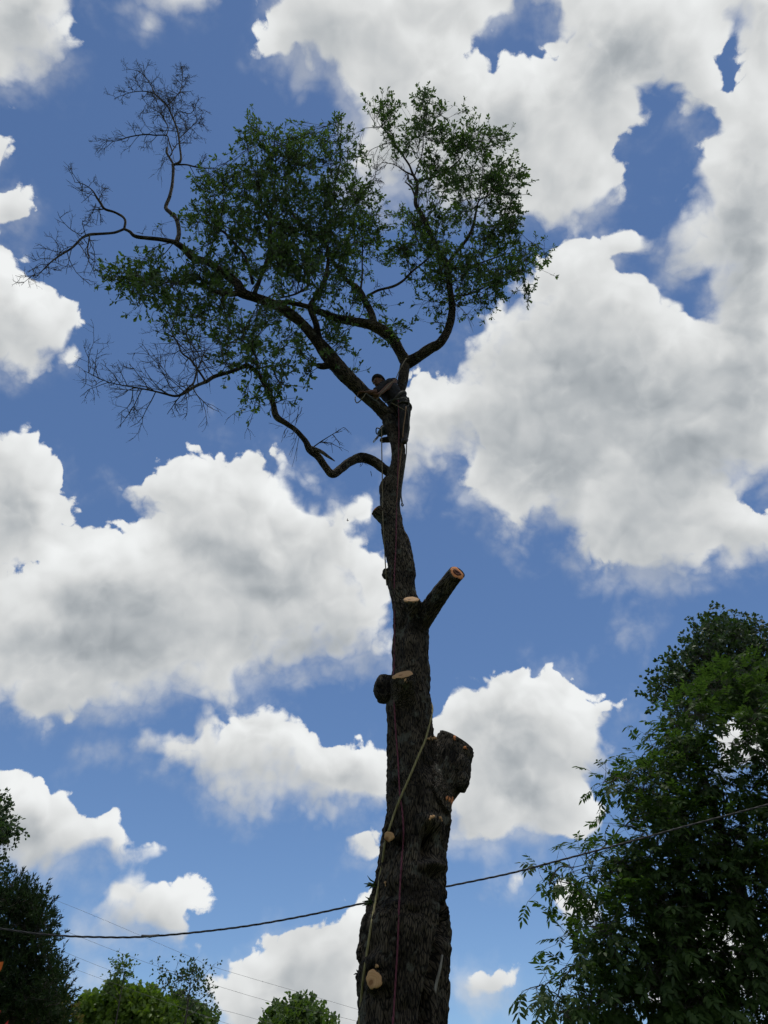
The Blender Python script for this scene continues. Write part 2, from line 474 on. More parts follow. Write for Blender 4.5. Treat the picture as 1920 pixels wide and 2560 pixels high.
# ------------------------------------------------------------------ materials
def new_mat(name):
    m = bpy.data.materials.new(name); m.use_nodes = True
    nt = m.node_tree; nt.nodes.clear()
    out = nt.nodes.new('ShaderNodeOutputMaterial')
    return m, nt, out
def nd(nt, typ, **kw):
    n = nt.nodes.new(typ)
    for k, v in kw.items():
        if k in n.inputs: n.inputs[k].default_value = v
        else: setattr(n, k, v)
    return n
def principled(name, color, rough=0.7, spec=0.3, metal=0.0):
    m, nt, out = new_mat(name)
    b = nd(nt, 'ShaderNodeBsdfPrincipled')
    b.inputs['Base Color'].default_value = (*color, 1); b.inputs['Roughness'].default_value = rough
    b.inputs['Specular IOR Level'].default_value = spec; b.inputs['Metallic'].default_value = metal
    nt.links.new(b.outputs[0], out.inputs[0])
    return m
def noisy(name, c1, c2, scale=8.0, detail=4.0, rough=0.8, bump=0.0, spec=0.25, stretch=None):
    m, nt, out = new_mat(name)
    L = nt.links.new
    tc = nd(nt, 'ShaderNodeTexCoord')
    vec = tc.outputs['Object']
    if stretch:
        mp = nd(nt, 'ShaderNodeMapping'); mp.inputs['Scale'].default_value = stretch
        L(vec, mp.inputs[0]); vec = mp.outputs[0]
    n = nd(nt, 'ShaderNodeTexNoise', Scale=scale, Detail=detail, Roughness=0.6); L(vec, n.inputs['Vector'])
    cr = nd(nt, 'ShaderNodeValToRGB'); cr.color_ramp.elements[0].position = 0.35; cr.color_ramp.elements[1].position = 0.65
    cr.color_ramp.elements[0].color = (*c1, 1); cr.color_ramp.elements[1].color = (*c2, 1)
    L(n.outputs[0], cr.inputs[0])
    b = nd(nt, 'ShaderNodeBsdfPrincipled'); b.inputs['Roughness'].default_value = rough; b.inputs['Specular IOR Level'].default_value = spec
    L(cr.outputs[0], b.inputs['Base Color'])
    if bump:
        bp = nd(nt, 'ShaderNodeBump', Strength=0.8, Distance=bump); L(n.outputs[0], bp.inputs['Height']); L(bp.outputs[0], b.inputs['Normal'])
    L(b.outputs[0], out.inputs[0])
    return m

def bark_mat(name, dark, mid, light, lichen=None, furrow=26.0, bump=0.03, attr=True):
    """furrowed bark: long ridges along the stem (attribute bark_co holds the unrolled stem position)"""
    m, nt, out = new_mat(name)
    L = nt.links.new
    if attr:
        at = nd(nt, 'ShaderNodeAttribute'); at.attribute_name = 'bark_co'; vec = at.outputs['Vector']
    else:
        vec = nd(nt, 'ShaderNodeTexCoord').outputs['Object']
    wn = nd(nt, 'ShaderNodeTexNoise', Scale=5.0, Detail=3.0); L(vec, wn.inputs['Vector'])
    ad = nd(nt, 'ShaderNodeVectorMath', operation='MULTIPLY_ADD'); L(wn.outputs['Color'], ad.inputs[0]); ad.inputs[1].default_value = (0.07, 0.07, 0.05); L(vec, ad.inputs[2])
    vo = nd(nt, 'ShaderNodeTexVoronoi', feature='DISTANCE_TO_EDGE', Scale=furrow); L(ad.outputs[0], vo.inputs['Vector'])
    n2 = nd(nt, 'ShaderNodeTexNoise', Scale=furrow * 1.7, Detail=6.0, Roughness=0.7); L(vec, n2.inputs['Vector'])
    n3 = nd(nt, 'ShaderNodeTexNoise', Scale=3.4, Detail=5.0, Roughness=0.6); L(nd(nt, 'ShaderNodeTexCoord').outputs['Object'], n3.inputs['Vector'])
    ridge = nd(nt, 'ShaderNodeMapRange', interpolation_type='SMOOTHSTEP'); L(vo.outputs['Distance'], ridge.inputs[0])
    ridge.inputs[1].default_value = 0.0; ridge.inputs[2].default_value = 0.16
    h = nd(nt, 'ShaderNodeMath', operation='MULTIPLY_ADD'); L(n2.outputs[0], h.inputs[0]); h.inputs[1].default_value = 0.9; L(ridge.outputs[0], h.inputs[2])
    cr = nd(nt, 'ShaderNodeValToRGB'); e = cr.color_ramp.elements
    e[0].position = 0.38; e[0].color = (*dark, 1); e[1].position = 0.95; e[1].color = (*light, 1)
    x = e.new(0.70); x.color = (*mid, 1)
    hs = nd(nt, 'ShaderNodeMath', operation='DIVIDE'); L(h.outputs[0], hs.inputs[0]); hs.inputs[1].default_value = 1.8
    L(hs.outputs[0], cr.inputs[0])
    col = cr.outputs[0]
    mx = nd(nt, 'ShaderNodeMix', data_type='RGBA', blend_type='MULTIPLY'); mx.inputs[0].default_value = 1.0
    c3 = nd(nt, 'ShaderNodeValToRGB'); c3.color_ramp.elements[0].position = 0.36; c3.color_ramp.elements[1].position = 0.66
    c3.color_ramp.elements[0].color = (0.30, 0.28, 0.26, 1); c3.color_ramp.elements[1].color = (1.45, 1.42, 1.34, 1)
    L(n3.outputs[0], c3.inputs[0]); L(col, mx.inputs[6]); L(c3.outputs[0], mx.inputs[7]); col = mx.outputs[2]
    if lichen:
        n4 = nd(nt, 'ShaderNodeTexNoise', Scale=7.0, Detail=5.0, Roughness=0.65); L(nd(nt, 'ShaderNodeTexCoord').outputs['Object'], n4.inputs['Vector'])
        f = nd(nt, 'ShaderNodeMapRange', interpolation_type='SMOOTHSTEP'); L(n4.outputs[0], f.inputs[0]); f.inputs[1].default_value = 0.55; f.inputs[2].default_value = 0.66; f.inputs[4].default_value = 0.75
        m2 = nd(nt, 'ShaderNodeMix', data_type='RGBA'); L(f.outputs[0], m2.inputs[0]); L(col, m2.inputs[6]); m2.inputs[7].default_value = (*lichen, 1); col = m2.outputs[2]
    b = nd(nt, 'ShaderNodeBsdfPrincipled'); b.inputs['Roughness'].default_value = 0.9; b.inputs['Specular IOR Level'].default_value = 0.2
    L(col, b.inputs['Base Color'])
    bp = nd(nt, 'ShaderNodeBump', Strength=1.0, Distance=bump); L(h.outputs[0], bp.inputs['Height']); L(bp.outputs[0], b.inputs['Normal'])
    L(b.outputs[0], out.inputs[0])
    return m

def leaf_mat(name, c1, c2, trans, tfac=0.4, gloss=0.06, rough=0.5):
    """leaf blade: diffuse front, light shining through, a little wax gloss; every leaf its own tone"""
    m, nt, out = new_mat(name)
    L = nt.links.new
    g = nd(nt, 'ShaderNodeNewGeometry')
    n = nd(nt, 'ShaderNodeTexNoise', Scale=1.3, Detail=2.0); L(nd(nt, 'ShaderNodeTexCoord').outputs['Object'], n.inputs['Vector'])
    a = nd(nt, 'ShaderNodeMath', operation='MULTIPLY_ADD'); L(g.outputs['Random Per Island'], a.inputs[0]); a.inputs[1].default_value = 0.6
    s = nd(nt, 'ShaderNodeMath', operation='MULTIPLY_ADD'); L(n.outputs[0], s.inputs[0]); s.inputs[1].default_value = 1.4; s.inputs[2].default_value = -0.5
    L(s.outputs[0], a.inputs[2])
    mx = nd(nt, 'ShaderNodeMix', data_type='RGBA'); L(a.outputs[0], mx.inputs[0]); mx.inputs[6].default_value = (*c1, 1); mx.inputs[7].default_value = (*c2, 1)
    d = nd(nt, 'ShaderNodeBsdfDiffuse'); L(mx.outputs[2], d.inputs[0])
    t = nd(nt, 'ShaderNodeBsdfTranslucent')
    m2 = nd(nt, 'ShaderNodeMix', data_type='RGBA', blend_type='MULTIPLY'); m2.inputs[0].default_value = 1.0; L(mx.outputs[2], m2.inputs[6]); m2.inputs[7].default_value = (*trans, 1)
    L(m2.outputs[2], t.inputs[0])
    ms = nd(nt, 'ShaderNodeMixShader'); ms.inputs[0].default_value = tfac; L(d.outputs[0], ms.inputs[1]); L(t.outputs[0], ms.inputs[2])
    gl = nd(nt, 'ShaderNodeBsdfGlossy'); gl.inputs['Roughness'].default_value = rough; gl.inputs['Color'].default_value = (0.9, 0.95, 0.9, 1)
    mg = nd(nt, 'ShaderNodeMixShader'); mg.inputs[0].default_value = gloss; L(ms.outputs[0], mg.inputs[1]); L(gl.outputs[0], mg.inputs[2])
    L(mg.outputs[0], out.inputs[0])
    return m

def wood_mat(name, c1, c2, scale=30.0):
    """fresh saw cut: rings, radial checks, saw marks, a darker heart and a stained rim"""
    m, nt, out = new_mat(name)
    L = nt.links.new
    tc = nd(nt, 'ShaderNodeTexCoord'); ob = tc.outputs['Object']
    n = nd(nt, 'ShaderNodeTexNoise', Scale=14.0, Detail=5.0, Roughness=0.65); L(ob, n.inputs['Vector'])
    ad = nd(nt, 'ShaderNodeVectorMath', operation='MULTIPLY_ADD'); L(n.outputs['Color'], ad.inputs[0]); ad.inputs[1].default_value = (0.04, 0.04, 0.04); L(ob, ad.inputs[2])
    sp = nd(nt, 'ShaderNodeVectorMath', operation='MULTIPLY'); L(ad.outputs[0], sp.inputs[0]); sp.inputs[1].default_value = (1, 1, 0)
    ln = nd(nt, 'ShaderNodeVectorMath', operation='LENGTH'); L(sp.outputs[0], ln.inputs[0])
    w = nd(nt, 'ShaderNodeMath', operation='SINE'); mu = nd(nt, 'ShaderNodeMath', operation='MULTIPLY'); L(ln.outputs['Value'], mu.inputs[0]); mu.inputs[1].default_value = scale * 12
    L(mu.outputs[0], w.inputs[0])
    ma = nd(nt, 'ShaderNodeMath', operation='MULTIPLY_ADD'); L(w.outputs[0], ma.inputs[0]); ma.inputs[1].default_value = 0.22; L(n.outputs[0], ma.inputs[2])
    mx = nd(nt, 'ShaderNodeMix', data_type='RGBA'); L(ma.outputs[0], mx.inputs[0]); mx.inputs[6].default_value = (*c1, 1); mx.inputs[7].default_value = (*c2, 1)
    st = nd(nt, 'ShaderNodeMapping'); st.inputs['Scale'].default_value = (10, 60, 10); st.inputs['Rotation'].default_value = (0, 0, 0.6); L(ob, st.inputs[0])
    n2 = nd(nt, 'ShaderNodeTexNoise', Scale=1.0, Detail=4.0, Roughness=0.7); L(st.outputs[0], n2.inputs['Vector'])
    f = nd(nt, 'ShaderNodeMapRange', interpolation_type='SMOOTHSTEP'); L(n2.outputs[0], f.inputs[0]); f.inputs[1].default_value = 0.57; f.inputs[2].default_value = 0.72; f.inputs[4].default_value = 0.65
    m2 = nd(nt, 'ShaderNodeMix', data_type='RGBA'); L(f.outputs[0], m2.inputs[0]); L(mx.outputs[2], m2.inputs[6]); m2.inputs[7].default_value = (c1[0] * .35, c1[1] * .3, c1[2] * .28, 1)
    hr = nd(nt, 'ShaderNodeMapRange', interpolation_type='SMOOTHSTEP'); L(ln.outputs['Value'], hr.inputs[0]); hr.inputs[1].default_value = 0.012; hr.inputs[2].default_value = 0.034; hr.inputs[3].default_value = 0.8; hr.inputs[4].default_value = 0.0
    m3 = nd(nt, 'ShaderNodeMix', data_type='RGBA'); L(hr.outputs[0], m3.inputs[0]); L(m2.outputs[2], m3.inputs[6]); m3.inputs[7].default_value = (c1[0] * .4, c1[1] * .3, c1[2] * .25, 1)
    b = nd(nt, 'ShaderNodeBsdfPrincipled'); b.inputs['Roughness'].default_value = 0.8; b.inputs['Specular IOR Level'].default_value = 0.2
    L(m3.outputs[2], b.inputs['Base Color'])
    bp = nd(nt, 'ShaderNodeBump', Strength=0.6, Distance=0.004); L(n2.outputs[0], bp.inputs['Height']); L(bp.outputs[0], b.inputs['Normal'])
    L(b.outputs[0], out.inputs[0])
    return m

# ------------------------------------------------------------------ the ground
def build_ground():
    n = 60
    g = np.linspace(-1, 1, n)
    g = np.sign(g) * (np.abs(g) ** 3) * 3000
    X, Y = np.meshgrid(g, g)
    Z = 0.03 * vnoise(np.stack([X.ravel() * .3, Y.ravel() * .3, 0 * X.ravel()], -1), 3).reshape(X.shape) - 0.04
    V = np.stack([X, Y, Z], -1).reshape(-1, 3)
    i = np.arange(n - 1)[:, None] * n; j = np.arange(n - 1)[None]
    F = np.stack([i + j, i + j + 1, i + n + j + 1, i + n + j], -1).reshape(-1, 4)
    m = noisy('lawn', (0.045, 0.075, 0.02), (0.10, 0.12, 0.045), 1.2, 6.0, 0.95, 0.02)
    tag(put('ground', mesh_from('ground', V, [F], m)), kind='structure')
build_ground()
# ------------------------------------------------------------------ the oak being taken down
M_BARK = bark_mat('oak_bark', (0.008, 0.0065, 0.005), (0.036, 0.029, 0.021), (0.112, 0.094, 0.072), lichen=(0.095, 0.098, 0.080), furrow=70.0, bump=0.010)
M_TWIG = noisy('oak_twig_bark', (0.035, 0.030, 0.026), (0.075, 0.066, 0.056), 14, 3, 0.9)
M_LIMB = bark_mat('oak_limb_bark', (0.016, 0.013, 0.010), (0.055, 0.046, 0.036), (0.13, 0.115, 0.095), lichen=(0.10, 0.11, 0.09), furrow=50.0, bump=0.012)
M_CUT = wood_mat('fresh_cut_wood', (0.34, 0.19, 0.085), (0.45, 0.28, 0.14))
M_CUT_RED = wood_mat('red_heartwood', (0.42, 0.13, 0.05), (0.60, 0.27, 0.11))
M_DEAD = noisy('grey_dead_wood', (0.13, 0.12, 0.105), (0.26, 0.245, 0.22), 9, 5, 0.9, 0.01, stretch=(4, 4, 0.6))

TRUNK_Y = 7.1
OAK = empty('oak_tree', at_y(1011, 2560, TRUNK_Y)[0] * (1, 1, 0), 'tall oak being taken down, limbs sawn off its lower trunk, leafy crown left', 'tree')

NODES = []       # (x, y, z, radius, px, py, Y) along every traced axis

def axis(fr, P, Y0, Y1, n_per=5):
    """traced stem: points (x, y, width) in crop pixels -> 3-D axis and radii, forward distance running from Y0 to Y1"""
    S = []
    for q in P:
        f, q = (q[0], q[1:]) if isinstance(q[0], str) else (fr, q)
        x, y = px(f, q[0], q[1])
        S.append((x, y, q[2] / FR[f][2]))
    S = catmull(np.array(S), n_per)
    L = np.concatenate([[0], np.cumsum(np.hypot(*np.diff(S[:, :2], axis=0).T))]); L /= L[-1]
    out, rad = [], []
    for (x, y, w), l in zip(S, L):
        Y = Y0 + (Y1 - Y0) * l
        p, mpp = at_y(x, y, Y)
        out.append(p); rad.append(max(w, 0.5) * 0.5 * mpp)
        NODES.append((*p, rad[-1], x, y, Y))
    return np.array(out), np.array(rad)

def near_Y(fr, x, y):
    x, y = px(fr, x, y)
    A = np.array(NODES)
    return float(A[np.argmin(np.hypot(A[:, 4] - x, A[:, 5] - y)), 6])

AXES = []        # (points, radii) of the thick wood that is fused into one trunk
k = 'K4'
T_P, T_R = axis(k, [(k, 793, 1908, 937), (k, 796, 1700, 932), (k, 798, 1450, 947), (k, 812, 1200, 955), (k, 825, 1000, 950), (k, 847, 850, 885), (k, 851, 700, 822),
    (k, 857, 500, 735), (k, 872, 300, 705), (k, 897, 100, 695), ('K3', 785, 1600, 728), ('K3', 815, 1380, 715), ('K3', 822, 1200, 690), ('K3', 797, 1020, 610), ('K3', 770, 800, 540), ('K3', 748, 550, 503), ('K3', 735, 300, 480), ('K3', 725, 100, 460),
    ('K2', 787, 2100, 440), ('K2', 800, 1900, 400), ('K2', 795, 1700, 380), ('K2', 793, 1500, 378), ('K2', 780, 1350, 355), ('K2', 745, 1200, 315), ('K2', 702, 1050, 275), ('K2', 680, 900, 285), ('K2', 687, 750, 285),
    ('K2', 662, 600, 265), ('K2', 622, 450, 245), ('K2', 593, 300, 223), ('K2', 572, 150, 207), ('K2', 574, 0, 212), ('K1', 675, 1980, 320), ('K1', 735, 1820, 250), ('K1', 793, 1600, 208), ('K1', 785, 1400, 196), ('K1', 748, 1250, 198),
    ('K1', 690, 1100, 205), ('K1', 645, 980, 205)], TRUNK_Y, TRUNK_Y)
base = T_P[0]
low = np.array([(base[0] + 0.03, TRUNK_Y, -0.15), (base[0] + 0.02, TRUNK_Y, 0.12), (base[0] + 0.01, TRUNK_Y, 0.45), (base[0], TRUNK_Y, 1.0), (base[0], TRUNK_Y, 1.7)])
AXES.append((np.vstack([low, T_P]), np.concatenate([np.array([0.72, 0.62, 0.50, 0.44, 0.41]), T_R])))
OAK.location = (base[0], TRUNK_Y, 0)

def limb(fr, P, dY, fused=True, Y0=None, n_per=5):
    f, q = (P[0][0], P[0][1:]) if isinstance(P[0][0], str) else (fr, P[0])
    y0 = near_Y(f, q[0], q[1]) if Y0 is None else Y0
    a = axis(fr, P, y0, y0 + dY, n_per)
    if fused: AXES.append(a)
    return a

H = limb('K1', [(645, 980, 190), (715, 800, 150), (812, 630, 128), (855, 430, 140), (880, 250, 150), (893, 130, 150)], 0.15)
A = limb('L3', [(1020, 1085, 92), (930, 985, 95), (830, 895, 100), (720, 790, 104), (640, 700, 100), (565, 600, 85), (500, 520, 75), (440, 450, 70), (370, 390, 65), (280, 330, 62), (180, 285, 60), (90, 255, 60), (20, 230, 65),
    ('L1', 555, 1318, 72), ('L1', 530, 1270, 62), ('L1', 430, 1190, 58), ('L1', 330, 1120, 52), ('L1', 230, 1090, 48), ('L1', 170, 1030, 42), ('L1', 100, 980, 36)], -1.6)
E = limb('L3', [(1150, 710, 85), (1100, 620, 76), (1060, 550, 80), (1000, 500, 82), (930, 460, 78), (870, 440, 68), (760, 420, 60), (660, 400, 52), (580, 370, 45), (500, 340, 40)], -0.7)
Fl = limb('L3', [(1150, 715, 85), (1230, 670, 76), (1320, 610, 76), (1380, 575, 68), (1430, 500, 60), (1460, 400, 56), (1465, 300, 52), (1450, 200, 50), (1440, 100, 50), ('L2', 850, 1290, 48), ('L2', 800, 1210, 38), ('L2', 760, 1130, 34), ('L2', 715, 1030, 32), ('L2', 670, 940, 30), ('L2', 640, 880, 28), ('L2', 645, 810, 28), ('L2', 650, 735, 30)], -1.1)
G = limb('L3', [(1045, 1480, 70), (985, 1440, 72), (920, 1390, 70), (840, 1366, 70), (760, 1395, 66), (700, 1440, 62), (640, 1482, 55), (590, 1430, 48), (540, 1360, 50), (480, 1310, 52), (450, 1250, 40), (390, 1180, 38), (320, 1130, 38), (250, 1082, 42), (230, 1000, 36), (200, 910, 34), (160, 840, 32), (120, 780, 30), (60, 735, 28), ('K8', 860, 445, 24), ('K8', 780, 475, 22), ('K8', 700, 500, 22), ('K8', 650, 530, 22)], -1.3)
D = limb('L3', [(565, 605, 50), (540, 520, 46), (522, 430, 46), (485, 330, 44), (520, 260, 38), (570, 180, 34), (600, 80, 28), (610, 0, 24)], -0.5)
# sawn-off stubs
STUB_A = limb('K2', [(900, 1380, 190), (990, 1210, 210), (1085, 1080, 205), (1180, 950, 190), (1283, 818, 178)], -0.5, Y0=7.02)
STUB_B = limb('K3', [(930, 1300, 320), (1040, 1090, 400), (1120, 880, 440), (1160, 740, 440), (1228, 575, 405)], 0.1, Y0=7.1)
KNOBS = [('K3', 1285, 1000, 95, 105, 7.05), ('K2', 545, 2045, 108, 125, 7.06), ('K2', 620, 2060, 90, 130, 7.06), ('K2', 520, 825, 45, 72, 7.08), ('K4', 350, 1150, 52, 75, 7.0), ('K4', 345, 1470, 62, 90, 7.0), ('K4', 1265, 760, 28, 60, 7.0), ('K3', 1250, 880, 125, 150, 7.08)]
limb('L3', [(610, 725, 50), (570, 735, 42), (532, 728, 34)], 0.0)
STUB_C = limb('K2', [(560, 300, 120), (500, 220, 135), (425, 150, 130)], -0.06, Y0=7.1)

def trunk_mesh():
    acc = Acc()
    for P, Rd in AXES:
        for c, n, r in CUT_PLANES:
            if np.linalg.norm(P[-1] - c) < 1e-6:      # sawn ends are run long here and sliced flat afterwards
                P = np.vstack([P, P[-1] + unit(P[-1] - P[-2]) * 0.08]); Rd = np.append(Rd, Rd[-1])
        acc.add(*tube(P, Rd, 20))
    for f, x, y, rx, ry, Y in KNOBS:
        x, y = px(f, x, y)
        c, mpp = at_y(x, y, Y)
        s = FR[f][2]
        acc.add(*ellipsoid(c, (rx / s * mpp, rx / s * mpp, ry / s * mpp * 1.15)))
    for c, d, r, ln in FRONT_STUBS:
        acc.add(*tube(np.array([c - d * ln, c - d * ln * 0.5, c, c + d * 0.07]), [r * 1.25, r * 1.05, r, r], 20))
    return fuse(acc, 0.0125, 3, 0.5)

# stubs whose cut faces can be seen: centre on the photo, size, face normal
def front_stub(fr, x, y, w, Y, nrm, ln):
    sx, sy = px(fr, x, y)
    c, mpp = at_y(sx, sy, Y)
    return c, unit(nrm), w / FR[fr][2] * mpp / 2, ln
_ph1, _ph2 = R(50), R(45)
FRONT_STUBS = [front_stub('K2', 800, 1100, 188, 6.80, (0.0, -math.sin(_ph1), math.cos(_ph1)), 0.34),
               front_stub('K2', 712, 1900, 236, 6.76, (-0.16, -math.sin(_ph2), math.cos(_ph2)), 0.36),
               front_stub('K3', 490, 1620, 115, 6.80, (-0.45, -0.9, -0.1), 0.22),
               front_stub('K4', 475, 1445, 180, 6.72, (-0.28, -0.95, 0.10), 0.20)]

CUT_PLANES = [(c, d, r) for c, d, r, ln in FRONT_STUBS]
for ax, tilt in ((STUB_A, (0, -0.55, -0.15)), (STUB_B, (0, 0, 0)), (STUB_C, (0, 0, 0))):
    nv = unit(unit(ax[0][-1] - ax[0][-2]) + np.array(tilt))
    if ax is STUB_B: nv = unit(C_RT * 0.57 + C_UP * 0.82 + C_FWD * 0.42)
    CUT_PLANES.append((ax[0][-1], nv, ax[1][-1]))

def finish_trunk(me):
    """unrolled bark coordinates, ridges, burls, hollows and the long scar"""
    V = get_co(me)
    from mathutils.kdtree import KDTree
    pts_, tan, e1s, e2s, ss = [], [], [], [], []
    s_off = 0.0
    for P, Rd in AXES:
        T, E1, E2 = frames(P)
        L = np.concatenate([[0], np.cumsum(np.linalg.norm(np.diff(P, axis=0), axis=1))])
        pts_ += list(P); tan += list(T); e1s += list(E1); e2s += list(E2); ss += list(L + s_off)
        s_off += L[-1] + 3.7
    pts_ = np.array(pts_); tan = np.array(tan); e1s = np.array(e1s); e2s = np.array(e2s); ss = np.array(ss)
    rads = np.concatenate([r for _, r in AXES])
    kd = KDTree(len(pts_))
    for i, p in enumerate(pts_): kd.insert(p, i)
    kd.balance()
    idx = np.empty(len(V), int)
    for i, v in enumerate(V):
        best, bi = 1e9, 0
        for co, j, dist in kd.find_n(v, 4):
            sc = dist / (rads[j] + 0.02)
            if sc < best: best, bi = sc, j
        idx[i] = bi
    rel = V - pts_[idx]
    along = np.einsum('ij,ij->i', rel, tan[idx])
    bc = np.stack([np.einsum('ij,ij->i', rel, e1s[idx]), np.einsum('ij,ij->i', rel, e2s[idx]), (ss[idx] + along) * 0.14], -1)
    Nn = get_no(me)
    big = np.clip(rads[idx] / 0.3, 0.15, 1.0)
    h = 0.042 * fbm(bc * (5, 5, 12), 3, 5) * big                     # slow swellings
    rr = 1 - np.abs(fbm(bc * (15, 15, 18), 3, 9))
    h = h + 0.032 * (rr - 0.6) * big                                # long plates of bark
    h = h + 0.010 * fbm(V * 22, 2, 2) * big
    X, Y, Z = project(V)
    facing = np.einsum('ij,ij->i', Nn, V - C_POS) < 0
    for f, x, y, rx, ry, dep in [('K3', 920, 1470, 130, 90, 0.06), ('K3', 930, 1710, 85, 150, -0.16), ('K4', 1050, 280, 100, 80, 0.05), ('K4', 1075, 375, 70, 75, -0.07), ('K4', 850, 400, 170, 130, 0.045), ('K4', 690, 560, 110, 80, -0.07),
                                 ('K4', 510, 1270, 110, 80, 0.04), ('K3', 600, 1680, 90, 90, -0.06), ('K3', 930, 800, 80, 70, -0.03), ('K3', 960, 780, 30, 30, 0.03), ('K2', 700, 1290, 60, 130, -0.04), ('K2', 690, 1000, 80, 60, 0.02),
                                 ('K4', 880, 740, 120, 40, -0.035), ('K4', 560, 1600, 120, 120, -0.035), ('K4', 780, 1750, 90, 60, -0.03), ('K3', 880, 1950, 150, 60, 0.05), ('K3', 570, 1060, 60, 40, -0.03)]:
        cx, cy = px(f, x, y); s = FR[f][2]
        e = ((X - cx) / (rx / s)) ** 2 + ((Y - cy) / (ry / s)) ** 2
        h = h + np.where(facing, 1.3 * dep * np.exp(-1.1 * e), 0)
    sc = np.array([px('K4', *q) for q in ((1225, 700), (1215, 850), (1190, 1000), (1120, 1250), (1060, 1500), (1020, 1750), (1000, 1960))])
    sc = catmull(sc, 8)
    dmin = np.min(np.hypot(X[:, None] - sc[None, :, 0], Y[:, None] - sc[None, :, 1]), axis=1)
    h = h + np.where(facing & (Z < 9), -0.19 * np.exp(-(dmin / 15.0) ** 4), 0)
    near_cut = np.zeros(len(V))
    for c, n, r in CUT_PLANES:
        dd = (V - c) @ n; rad = np.linalg.norm(V - c - dd[:, None] * n, axis=1)
        near_cut = np.maximum(near_cut, np.where((rad < r * 1.35) & (dd > -0.03) & (dd < 0.16), 1.0, 0.0))
    V2 = V + Nn * (h * (1 - 0.8 * near_cut))[:, None]
    for c, n, r in CUT_PLANES:
        dd = (V2 - c) @ n; rad = np.linalg.norm(V2 - c - dd[:, None] * n, axis=1)
        m = (rad < r * 1.7) & (dd > 0) & (dd < 0.30)
        V2[m] -= n * dd[m][:, None]
    me.vertices.foreach_set('co', V2.astype(np.float32).ravel())
    at = me.attributes.new('bark_co', 'FLOAT_VECTOR', 'POINT')
    at.data.foreach_set('vector', bc.astype(np.float32).ravel())
    me.materials.clear(); me.materials.append(M_BARK)
    me.update()
    return V2

_tm = trunk_mesh()
TRUNK_V = finish_trunk(_tm)
trunk_o = put('trunk', _tm, OAK)
TX, TY_, TZ = project(TRUNK_V)
TN = get_no(_tm)
TFACE = np.einsum('ij,ij->i', TN, TRUNK_V - C_POS) < 0

def front(sx, sy, lift=0.0, tol=9.0, Y=None):
    """point on the camera side of the trunk seen at a photo pixel (or at distance Y beside it)"""
    d = np.hypot(TX - sx, TY_ - sy)
    ok = (d < tol) & TFACE
    dr = ray(sx, sy)
    if ok.any():
        i = np.where(ok)[0]
        z = TZ[i].min() if Y is None else None
        near = i[TZ[i] < TZ[i].min() + 0.25]
        z = np.average(TZ[near], weights=1 / (d[near] + 1.0))
        return C_POS + dr * (z - lift)
    return C_POS + dr * ((Y or TRUNK_Y) / dr[1])

# cut faces: slightly irregular discs standing 3 mm proud of the stub ends
def cut_face(c, n, r, mat, ry=None, name='cut_face', hollow=0.0, up=(0, 0, 1), thick=0.012):
    n = unit(n); u = unit(np.cross(up, n)); v = np.cross(n, u)
    ry = ry or r
    m = 36
    a = np.arange(m) * 2 * math.pi / m
    wob = 1 + 0.08 * np.sin(2 * a + r * 50) + 0.06 * np.sin(3 * a + r * 31) + 0.04 * np.sin(5 * a + r * 77) + 0.03 * np.sin(9 * a + r * 90)
    rings = ([1.0, 0.97, 0.6] + ([0.45, 0.40] if hollow else [0.3]))
    dep = ([-thick, 0.0, 0.0] + ([-0.002, -hollow] if hollow else [0.0]))
    V = []
    for q, dz in zip(rings, dep):
        for t, wb in zip(a, wob):
            V.append((math.cos(t) * r * q * wb, math.sin(t) * ry * q * wb, dz))
    V.append((0, 0, -hollow))
    F4 = [(i * m + j, i * m + (j + 1) % m, (i + 1) * m + (j + 1) % m, (i + 1) * m + j) for i in range(len(rings) - 1) for j in range(m)]
    F3 = [((len(rings) - 1) * m + j, (len(rings) - 1) * m + (j + 1) % m, len(V) - 1) for j in range(m)]
    me = mesh_from(name, np.array(V), [np.array(F4), np.array(F3)], mat, smooth=False)
    o = bpy.data.objects.new(name, me); COL.objects.link(o)
    M = Matrix((tuple(u), tuple(v), tuple(n))).transposed().to_4x4(); M.translation = Vector(tuple(c))
    o.matrix_world = M
    o.parent = OAK
    o.matrix_parent_inverse = Matrix.Translation(OAK.location).inverted()
    return o
cuts = []
for (c, d, r, ln), m, lab in zip(FRONT_STUBS, (M_CUT, M_CUT, M_CUT, M_CUT), ('tan cut face, high on the trunk under the fork stub', 'tan cut face with a torn strip of wood', 'small round tan cut face beside the yellow rope', 'big pale oval cut face low on the trunk')):
    o = cut_face(c + d * 0.004, d, r * 0.97, m); o['label'] = lab
for (c, n, r), mat, hol in zip(CUT_PLANES[4:], (M_CUT_RED, M_DEAD, M_CUT_RED), (0.0, 0.0, 0.0)):
    if mat is not M_DEAD:                  # the wide stub's top is weathered as dark as its bark
        cut_face(c + n * 0.004, n, r * 0.95, mat)
# the fork stub is hollow: a near-flat disc on the cut, the hollow's dark painted as its colour
_c, _n, _r = CUT_PLANES[4]
o = cut_face(_c + _n * 0.008, _n, _r * 0.52, noisy('hollow_dark', (0.02, 0.008, 0.005), (0.10, 0.03, 0.015), 30, 3, 0.95), name='hollow_dark', hollow=0.003)

